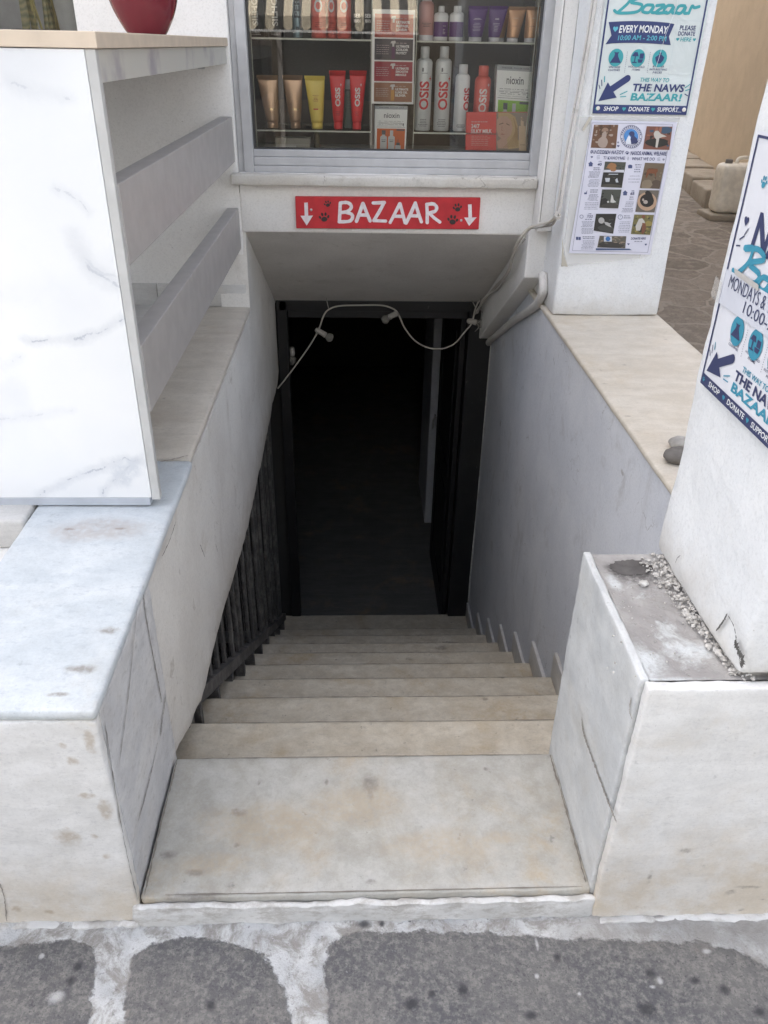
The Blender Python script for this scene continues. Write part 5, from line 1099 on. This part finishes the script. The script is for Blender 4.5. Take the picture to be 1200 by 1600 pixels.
PUR = gloss((.10, .04, .18), .35); SIL = gloss((.64, .66, .66), .38, .15); WHT = gloss((.76, .77, .77), .4); BLK = gloss((.03, .03, .03), .35); LBL = ink((.72, .70, .68)); PNK = gloss((.50, .27, .25), .4); LRED = ink((.55, .04, .045)); LDK = ink((.12, .12, .13)); CAPW = gloss((.64, .63, .65), .4)
gt = 'squeeze tubes on the shelves'; gc = 'spray cans on the shelves'
bp = [('band', (-.25, .75, .36, .385), GOLD), ('lines', (.20, .34, 5), ink((.42, .3, .2)))]
squeeze_tube('bronze squeeze tube at the left end of the lower shelf', 400, 433, 412, 431, 117, ZS1, BRZ, BRZ, gt, bp)
squeeze_tube('bronze squeeze tube beside the yellow one on the lower shelf', 440, 472, 450, 467, 117, ZS1, BRZ, BRZ, gt, bp)
squeeze_tube('yellow squeeze tube with small red print on the lower shelf', 475, 507, 484, 503, 118, ZS1, YEL, YEL, gt, [('lines', (.52, .66, 5), ink((.5, .22, .05))), ('band', (-.45, .35, .37, .395), LRED), ('h', ('SUN', .3, .55, .58), ink((.5, .22, .05)))])
op = [('v', ('OSiS', .40, .72, -.55, .55), LBL), ('v', ('+', .74, .79, .55, .85), LBL), ('lines', (.25, .33, 3), ink((.3, .02, .02)))]
squeeze_tube('red squeeze tube beside the yellow one on the lower shelf', 514, 540, 520, 535, 110, ZS1, RED, RED, gt, op)
squeeze_tube('red squeeze tube at the right end of the left lower shelf', 546, 573, 550, 565, 110, ZS1, RED, RED, gt, op)
spray_can('small grey green bottle behind the gap between the two red tubes', 537, 551, 124, ZS1, gloss((.16, .19, .17), .4), CAPW, None, (('lines', (.4, .7, 5), LDK),), 3.43, .7, .2, 'bottle', 'bottle')
for a, b, lab in ((391, 416, 'dark tall can at the left end of the upper left shelf'), (421, 446, 'dark tall can beside the thin silver blue can, upper left shelf')):
    spray_can(lab, a, b, -75, ZS2, BLK, BLK, gc, (('v', ('SILHOUETTE', .14, .85, -.35, .35), ink((.42, .42, .40))), ('lines', (.03, .07, 2), ink((.35, .34, .32)))), 3.38)
spray_can('thin silver blue can on the upper left shelf beside the reds', 459, 475, -70, ZS2, gloss((.33, .44, .47), .22, .6), SIL, gc, (('v', ('PERFECT', .25, .85, -.55, .55), ink((.02, .03, .04))), ('v', ('1', .10, .14, -.3, .3), ink((.02, .03, .04)))))
for a, b, lab, yy in ((488, 511, 'coral red can at left of the three on the upper left shelf', YPR), (510, 527, 'coral red can in the middle, set back, on the upper left shelf', 3.43), (527, 549, 'coral red can at right of the three on the upper left shelf', YPR)):
    spray_can(lab, a, b, -80, ZS2, CORAL, CORAL, gc, (('v', ('OSiS', .30, .66, -.55, .55), LBL), ('lines', (.13, .2, 3), ink((.35, .04, .03)))), yy)
for a, b, lab in ((550, 566, 'black bottle next to the red cans, upper left shelf'), (567, 582, 'black bottle at the right end of the upper left shelf')):
    spray_can(lab, a, b, -40, ZS2, BLK, BLK, 'black bottles on the upper shelf', (('h', ('SEB', .62, .34, .40), LBL), ('h', ('MAN', .62, .26, .32), LBL)), YPR, .5, .2, 'bottle', 'bottle')
sp_ = [('v', ('OSiS', .26, .60, -.62, .62), LRED), ('v', ('+', .60, .66, .62, .95), LRED), ('lines', (.06, .16, 5), LDK), ('band', (-.35, -.15, .71, .755), LDK), ('lines', (.69, .70, 1), LDK)]
spray_can('tall silver spray can at the left end of the right lower shelf', 651, 676, 72, ZS1, SIL, SIL, gc, sp_, YPR, .56, .14)
spray_can('tall silver spray can second from the left on the right lower shelf', 681, 706, 72, ZS1, SIL, SIL, gc, sp_, YPR, .56, .14)
spray_can('shorter pale spray can with red letters beside the tall silver ones', 713, 736, 100, ZS1, WHT, WHT, gc, [('v', ('OSiS', .32, .66, .15, 1.25), LRED), ('lines', (.06, .12, 3), LDK)], YPR, .6, .14)
spray_can('coral red spray can half behind the red picture card', 744, 769, 102, ZS1, CORAL, CORAL, gc, [('v', ('OSiS', .30, .66, -.5, .5), LBL), ('v', ('+', .69, .74, .5, .85), LBL)], YPR, .62, .16)
spray_can('pale pink can at the left end of the upper right shelf', 652, 675, -10, ZS2, PNK, CAPW, gc, (('lines', (.3, .4, 3), LDK), ('band', (-1.2, 1.2, .0, .12), CAPW)))
for a, b, lab, yy in ((675, 697, 'white bottle with a purple label beside the pink can', YPR), (699, 718, 'white bottle with a purple label next to the purple tubes', YPR), (710, 723, 'white bottle set back behind another near the purple tubes', 3.43)):
    spray_can(lab, a, b, 9, ZS2, WHT, WHT, 'white bottles with purple labels', (('band', (-1.3, 1.3, .12, .55), PUR), ('lines', (.2, .36, 4), ink((.5, .48, .5))), ('lines', (.42, .47, 1), ink((.5, .48, .5)))), yy, .42, .18, 'bottle', 'bottle')
tp = [('lines', (.30, .55, 6), ink((.42, .38, .48))), ('lines', (.62, .67, 2), ink((.55, .5, .58)))]
squeeze_tube('purple squeeze tube beside the white bottles, upper right shelf', 727, 757, 729, 750, 9, ZS2, PUR, CAPW, gt, tp)
squeeze_tube('purple squeeze tube beside the bronze ones, upper right shelf', 758, 787, 760, 777, 9, ZS2, PUR, CAPW, gt, tp)
cpn = [('lines', (.45, .5, 1), ink((.2, .11, .07))), ('lines', (.66, .70, 2), ink((.5, .36, .24)))]
CPR = gloss((.50, .28, .15), .3, .4)
squeeze_tube('copper squeeze tube beside the purple ones, upper right shelf', 788, 815, 788, 806, 10, ZS2, CPR, CAPW, gt, cpn)
squeeze_tube('copper squeeze tube at the right end of the upper right shelf', 815, 842, 815, 832, 10, ZS2, CPR, CAPW, gt, cpn)
squeeze_tube('copper squeeze tube set back between two purple and copper ones', 772, 796, 776, 790, 12, ZS2, CPR, CAPW, gt, (), 3.46)

def card(name, lab, cat, quad, Y, thick, body_m):
    """flat printed card or box front: quad in photo pixels TL TR BR BL, standing at depth Y"""
    W3 = [atY(*q, Y) for q in quad]; TL, TR, BR, BL = W3; z0 = min(BL.z, BR.z)
    o = thing(name, lab, cat, (((BL+BR)/2).x, Y, z0)); mb = MB(); mb.prism([BL, BR, TR, TL], (0, thick, 0)); mb.build('body', body_m, o, min(.001, thick*.2))
    def fn(u, v, lift=.0009): p = BL.lerp(BR, u).lerp(TL.lerp(TR, u), v); return Vector((p.x, p.y-lift, p.z))
    return o, fn
WBX = plain((.82, .84, .82), .45, vary=.02)
def salon_box(lab, quad, Y, colr, num):
    o, fn = card('product_box', lab, 'box', quad, Y, .055, WBX); f2 = lambda u, v: fn(u, v, .0016); f3 = lambda u, v: fn(u, v, .0022)
    mb = MB(); rect2(mb, .0, 1, .925, .998, fn); mb.build('print', ink((.40, .42, .43)), o)
    mb = MB(); text2(mb, 'nioxin', .28, .76, .735, .845, fn, 0, .012); text2(mb, num, .86, .91, .555, .63, fn, 0, .01); text2(mb, 'THICKER, FULLER HAIR', .12, .9, .945, .975, f2, 0, .02); mb.build('lettering', LDK, o)
    mb = MB()
    for r_ in (.66, .615, .59): 
        for x in [i*.033 for i in range(3, 27)]:
            if random.random() < .75: rect2(mb, x, x+.024, r_, r_+.008, fn)
    for x0, x1 in ((.08, .42), (.46, .82)): rect2(mb, x0, x1, .635, .638, fn); rect2(mb, x0, x1, .56, .563, fn)
    rect2(mb, .05, .95, .53, .535, fn); mb.build('print', LDK, o)
    mb = MB(); rect2(mb, .07, .95, .01, .50, fn); mb.build('print', ink(colr), o)
    mb = MB()
    for u in (.28, .53): rect2(mb, u-.105, u+.105, .01, .30, f2); ell2(mb, u, .30, .105, .045, f2); rect2(mb, u-.045, u+.045, .33, .37, f2)
    rect2(mb, .66, .83, .01, .13, f2); rect2(mb, .48, .58, .36, .46, f2); mb.build('print', ink((.52, .54, .54)), o)
    mb = MB(); rect2(mb, .22, .34, .365, .46, f3); rect2(mb, .69, .80, .13, .19, f3); rect2(mb, .73, .75, .19, .26, f3); rect2(mb, .68, .93, .455, .49, f2); rect2(mb, .22, .34, .20, .215, f3); rect2(mb, .47, .59, .20, .215, f3)
    for u in (.25, .5): text2(mb, 'nioxin', u-.04, u+.10, .235, .262, f3, 0, .02)
    mb.build('print', LDK, o)
salon_box('white hair care box with an orange picture, standing below the card rack', ((586, 165), (637, 166), (634, 236), (585, 235)), 3.325, (.62, .15, .045), '4')
salon_box('white hair care box with a green picture at the right end of the shelf', ((777, 101), (833, 104), (826, 212), (772, 208)), 3.36, (.26, .50, .06), '2')
o, fn = card('picture_card', 'red card reading 24/7 SILKY MILK with a blonde woman, at the window foot', 'card', ((729, 175), (824, 175), (825, 238), (727, 238)), 3.312, .012, plain((.64, .07, .05), .45, vary=.03))
f2 = lambda u, v: fn(u, v, .0014); f3 = lambda u, v: fn(u, v, .0019); f4 = lambda u, v: fn(u, v, .0024); f5 = lambda u, v: fn(u, v, .0029)
mb = MB(); text2(mb, '24/7', .08, .22, .60, .71, fn, 0, .03); text2(mb, 'SILKY MILK', .08, .42, .48, .58, fn, 0, .035); text2(mb, 'NEW', .08, .16, .93, .98, fn, 0, .0) if False else None
mb.build('lettering', LBL, o)
mb = MB()
for k in range(6):
    x = .09
    while x < .36: L = random.uniform(.02, .06); rect2(mb, x, x+L, .40-k*.045, .415-k*.045, fn); x += L+.012
for k in range(1):
    x = .08
    while x < .34: L = random.uniform(.02, .05); rect2(mb, x, x+L, .75, .775, fn); x += L+.01
mb.build('print', ink((.62, .36, .33)), o)
mb = MB(); rect2(mb, .49, .995, .01, .99, fn); ph_ = mb.build('photo', ink((.27, .22, .17)), o)
mb = MB(); poly2(mb, [(.52, .99), (.70, .98), (.80, .88), (.84, .65), (.80, .42), (.87, .25), (.86, .12), (.70, .08), (.60, .14), (.66, .35), (.62, .6), (.52, .8)], f2, 0, ); mb.build('photo', ink((.48, .34, .17)), ph_)
mb = MB(); poly2(mb, [(.50, .82), (.56, .90), (.66, .90), (.73, .80), (.755, .62), (.73, .45), (.66, .34), (.58, .33), (.52, .42), (.495, .55)], f3); poly2(mb, [(.52, .10), (.50, .28), (.58, .36), (.66, .34), (.68, .10)], f2); mb.build('photo', ink((.50, .32, .23)), ph_)
mb = MB(); stroke2(mb, [(.54, .70), (.60, .73)], .02, f4, 0, 1.5); stroke2(mb, [(.655, .715), (.70, .68)], .02, f4, 0, 1.5); mb.build('photo', ink((.14, .08, .05)), ph_)
mb = MB(); poly2(mb, [(.555, .46), (.59, .475), (.63, .455), (.59, .435)], f4); stroke2(mb, [(.585, .66), (.575, .55), (.60, .545)], .012, f4, 0, 1.5); mb.build('photo', ink((.38, .16, .12)), ph_)
mb = MB()
for k in range(9): stroke2(mb, [(.77+.006*k, .85-.03*k), (.80+.004*k, .55), (.72+.014*k, .30-.012*k), (.60+.03*k, .12+.004*k)], .012, f4, 0, 1.5, 4)
mb.build('photo', ink((.36, .23, .09)), ph_)
mb = MB(); rect2(mb, .855, .965, .02, .66, f4); rect2(mb, .885, .935, .66, .78, f4); rect2(mb, .89, .91, .78, .88, f4); mb.build('photo', ink((.56, .42, .27)), ph_)
mb = MB(); rect2(mb, .87, .95, .18, .20, f5); rect2(mb, .895, .93, .80, .86, f5); mb.build('photo', ink((.35, .25, .16)), ph_)
# rack of four cards
rk, fr_ = card('card_rack', 'white frame holding four small product cards, hanging between the shelf units', 'rack', ((582, 14), (649, 16), (646, 163), (580, 162)), 3.322, .006, plain((.80, .80, .78), .4, vary=.02))
for k, (v0, v1, colr) in enumerate(((.715, .955, (.46, .10, .075)), (.478, .700, (.055, .048, .058)), (.250, .462, (.30, .022, .04)), (.025, .235, (.26, .115, .06)))):
    gg = lambda u, v, L=.001: fr_(.06+.90*u, v0+(v1-v0)*v, L)
    mb = MB(); rect2(mb, 0, 1, 0, 1, gg); cdm = mb.build('card', plain(colr, .4, vary=.1), rk)
    gg2 = lambda u, v: gg(u, v, .0016)
    mb = MB(); text2(mb, 'ULTIMATE', .56, .90, .60, .72, gg2, 0, .05); text2(mb, ('REPAIR', 'COLOR', 'SMOOTH', 'LUXE OIL')[k], .56, .88, .44, .56, gg2, 0, .05); text2(mb, ('LEAVE-IN', 'PROTECT', 'MIRACLE', 'ELIXIR')[k], .56, .84, .28, .40, gg2, 0, .05); mb.build('lettering', LBL, cdm)
    mb = MB()
    for j in range(5): 
        x = .05
        while x < .36: L = random.uniform(.02, .07); rect2(mb, x, min(x+L, .38), .68-j*.1, .705-j*.1, gg2); x += L+.015
    for x0 in (.56, .66, .76): rect2(mb, x0, x0+.07, .80, .825, gg2)
    mb.build('print', ink((.5, .42, .42)), cdm)
    mb = MB(); rect2(mb, .445, .53, .06, .62, gg2); mb.build('print', ink(((.36, .06, .05), (.10, .03, .09), (.36, .03, .04), (.5, .25, .06))[k]), cdm)
    mb = MB(); rect2(mb, .462, .512, .64, .80, gg2); poly2(mb, [(.41, .78), (.44, .90), (.54, .92), (.55, .80), (.50, .77), (.43, .80)], gg2); mb.build('print', ink((.6, .58, .57)), cdm)
o, fn = card('paper_box', 'small pale box lying on the window floor below the bronze tubes', 'box', ((430, 215), (485, 216), (484, 236), (431, 235)), 3.40, .06, plain((.42, .40, .34), .6))
mb = MB(); rect2(mb, .01, .98, .45, .49, fn); rect2(mb, .0, .6, .05, .42, fn); mb.build('print', ink((.58, .58, .55)), o)
spray_can('small dull gold bottle standing on the window floor, left half', 486, 496, 205, 1.1355, gloss((.24, .2, .12), .35, .3), gloss((.24, .2, .12), .35, .3), None, (('band', (-1, 1, .3, .31), LDK),), 3.45, .8, .1, 'bottle', 'bottle')

# ------------------------------------------------------------------ alley behind: tan house, kerb, jerrycan, meter box
th = thing('tan_house', 'tan plastered house wall along the alley behind the pillars', 'house', (3.8, 8, .1))
tl = lambda y: 3.77+.16*(y-7.75)
mb = MB(); mb.prism([(tl(3), 3, -.2), (tl(30), 30, -.2), (tl(30)+4, 30, -.2), (tl(3)+4, 3, -.2)], (0, 0, 6.2)); mb.build('wall', M['tan'], th)
mb = MB(); mb.prism([(tl(3)-.1, 2.9, 6.005), (tl(30)-.1, 30, 6.005), (tl(30)+4, 30, 6.005), (tl(3)+4, 2.9, 6.005)], (0, 0, .15)); mb.build('roof', M['plaster'], th)
mb = MB()
for i in range(18):
    y0, y1 = 8.12+i*.7, 8.12+(i+1)*.7-.012; z = az(y0); w = .40
    h = .17+random.uniform(-.012, .012)
    mb.rbox(0, w-.005, y0, y1, z-.1, z+h, .1, .02, .012, 7)
    for k in range(len(mb.v)-0): pass
mb.v = [(x+tl(y)-.40, y, z) for x, y, z in mb.v]
tag(mb.build('kerb', M['kerb']), 'rough stone kerb at the foot of the tan house in the alley', 'kerb')
jp = (3.50, 7.72, az(7.72)+.055)
M['jerry'] = plain((.76, .72, .63), .45, vary=.1)
sb_ = MB(); sb_.rbox(jp[0]-.22, jp[0]+.2, jp[1]-.16, jp[1]+.18, jp[2]-.06, jp[2]-.002, .08, .012, .006, 9); tag(sb_.build('stone_slab', M['kerb']), 'flat stone slab under the white jerrycan', 'slab')
jc = thing('jerrycan', 'dirty white plastic jerrycan standing in the alley by the tan wall', 'jerrycan', jp)
mb = MB(); mb.rbox(jp[0]-.165, jp[0]+.165, jp[1]-.12, jp[1]+.12, jp[2], jp[2]+.42, .04, .05, .004, 8); mb.build('body', M['jerry'], jc)
mb = MB(); mb.tube(smooth_path([(jp[0]-.02, jp[1], jp[2]+.40), (jp[0]-.01, jp[1], jp[2]+.455), (jp[0]+.06, jp[1], jp[2]+.468), (jp[0]+.12, jp[1], jp[2]+.452), (jp[0]+.13, jp[1], jp[2]+.40)], 5), .016, 10); mb.build('handle', M['jerry'], jc)
mb = MB(); mb.lathe([(.03, 0), (.032, .01), (.032, .035), (.026, .037)], (jp[0]-.09, jp[1], jp[2]+.415), 20); mb.build('cap', plain((.16, .15, .14), .6), jc)
for k in range(3):
    mb = MB(); z = jp[2]+.10+k*.11; mb.rbox(jp[0]-.168, jp[0]+.168, jp[1]-.123, jp[1]+.123, z, z+.012, .05, .04, 0); mb.build('rib', M['jerry'], jc)
wp_ = atY(1186, 10, 6.2); wp_ = atX(1190, 10, tl(6.4)-.10)
mbx = thing('meter_box', 'white rounded meter box on the tan wall at the top right', 'box', tuple(wp_))
yb_ = wp_.y; zb0 = atX(1185, 42, tl(yb_)-.10).z; mb = MB(); mb.rbox(tl(yb_)-.13, tl(yb_)+.02, yb_-.45, yb_+.16, zb0, zb0+.55, .05, .03, .001); mb.build('body', plain((.62, .63, .65), .45), mbx)
mb = MB(); mb.rbox(tl(yb_)-.138, tl(yb_)-.129, yb_-.36, yb_+.09, zb0+.06, zb0+.49, .05, .008, .0); mb.build('door', plain((.56, .57, .6), .4), mbx)

# ------------------------------------------------------------------ across the street, mirrored in the window below, shaped above to bounce sunlight
ob = thing('opposite_building', 'building across the street mirrored in the glass, pale upper wall shaped to bounce sunlight', 'building', (0, -5, 0))
mb = MB(); mb.box(-12, 12, -9, -5, 2.6, 7); mb.build('bounce_upper_wall', plaster('blue_white_plaster', (.74, .78, .82), (.80, .83, .86), dirt_amt=.1), ob)  # unseen upper wall, made tall and pale to bounce sunlight onto the shop
mb = MB(); mb.box(-12, 12, -9, -5.02, -.1, 2.595); mb.build('lower_wall', plaster('shade_dark_plaster', (.09, .075, .06), (.12, .10, .08), dirt_amt=.3), ob)  # awning shade put into the colour, near black to keep reflections weak
mb = MB(); mb.box(-12.1, 12.1, -9.1, -4.9, 7.005, 7.15); mb.build('roof', M['soffit'], ob)
for x in (-6, -2.6, .8, 4.2): mb = MB(); mb.box(x, x+1, -4.99, -4.93, 3.9, 5.6); mb.build('shutter', plain((.05, .12, .22), .5), ob)
for x in (-3.2, -.9, 1.6, 3.8):
    mb = MB(); mb.box(x, x+1.1, -4.99, -4.95, .15, 2.2); wfr = mb.build('window', M['gasket'], ob); mb = MB(); mb.box(x-.06, x, -4.995, -4.93, .1, 2.26); mb.box(x+1.1, x+1.16, -4.995, -4.93, .1, 2.26); mb.build('frame', M['slat_dark'], wfr)
aw = thing('awning', 'striped dark and cream awning across the street, mirrored at the top of the window', 'awning', (-1.2, -4.4, 2))
sA, sB = plain((.68, .60, .46), .8), plain((.06, .058, .055), .8)
mb = MB(); x = -1.35; i = 0
while x < .62:
    a, b = x, x+.085; YA = -2.3
    mb.add([(a, YA-1.6, 2.6), (b, YA-1.6, 2.6), (b, YA, 1.72), (a, YA, 1.72)], [(0, 1, 2, 3)], i % 2)
    pts = [(a, YA, 1.72), (b, YA, 1.72), (b, YA+.005, 1.63)]+[(b-(b-a)*k/8, YA+.005, 1.63-.03*math.sin(math.pi*k/8)) for k in range(1, 8)]+[(a, YA+.005, 1.63)]
    mb.add(pts, [list(range(len(pts)))], i % 2); x += .085; i += 1
mb.build('fabric', [sA, sB], aw)
mb = MB(); mb.tube([(-1.35, YA-.03, 1.69), (.6, YA-.03, 1.69)], .02, 10); mb.box(-1.35, .62, YA+.012, YA+.03, 1.585, 1.605); mb.tube([(-1.3, YA-.02, 1.69), (-1.3, -5.0, 2.3)], .015, 8); mb.tube([(.5, YA-.02, 1.69), (.5, -5.0, 2.3)], .015, 8); mb.build('frame', plain((.8, .8, .78), .4), aw)
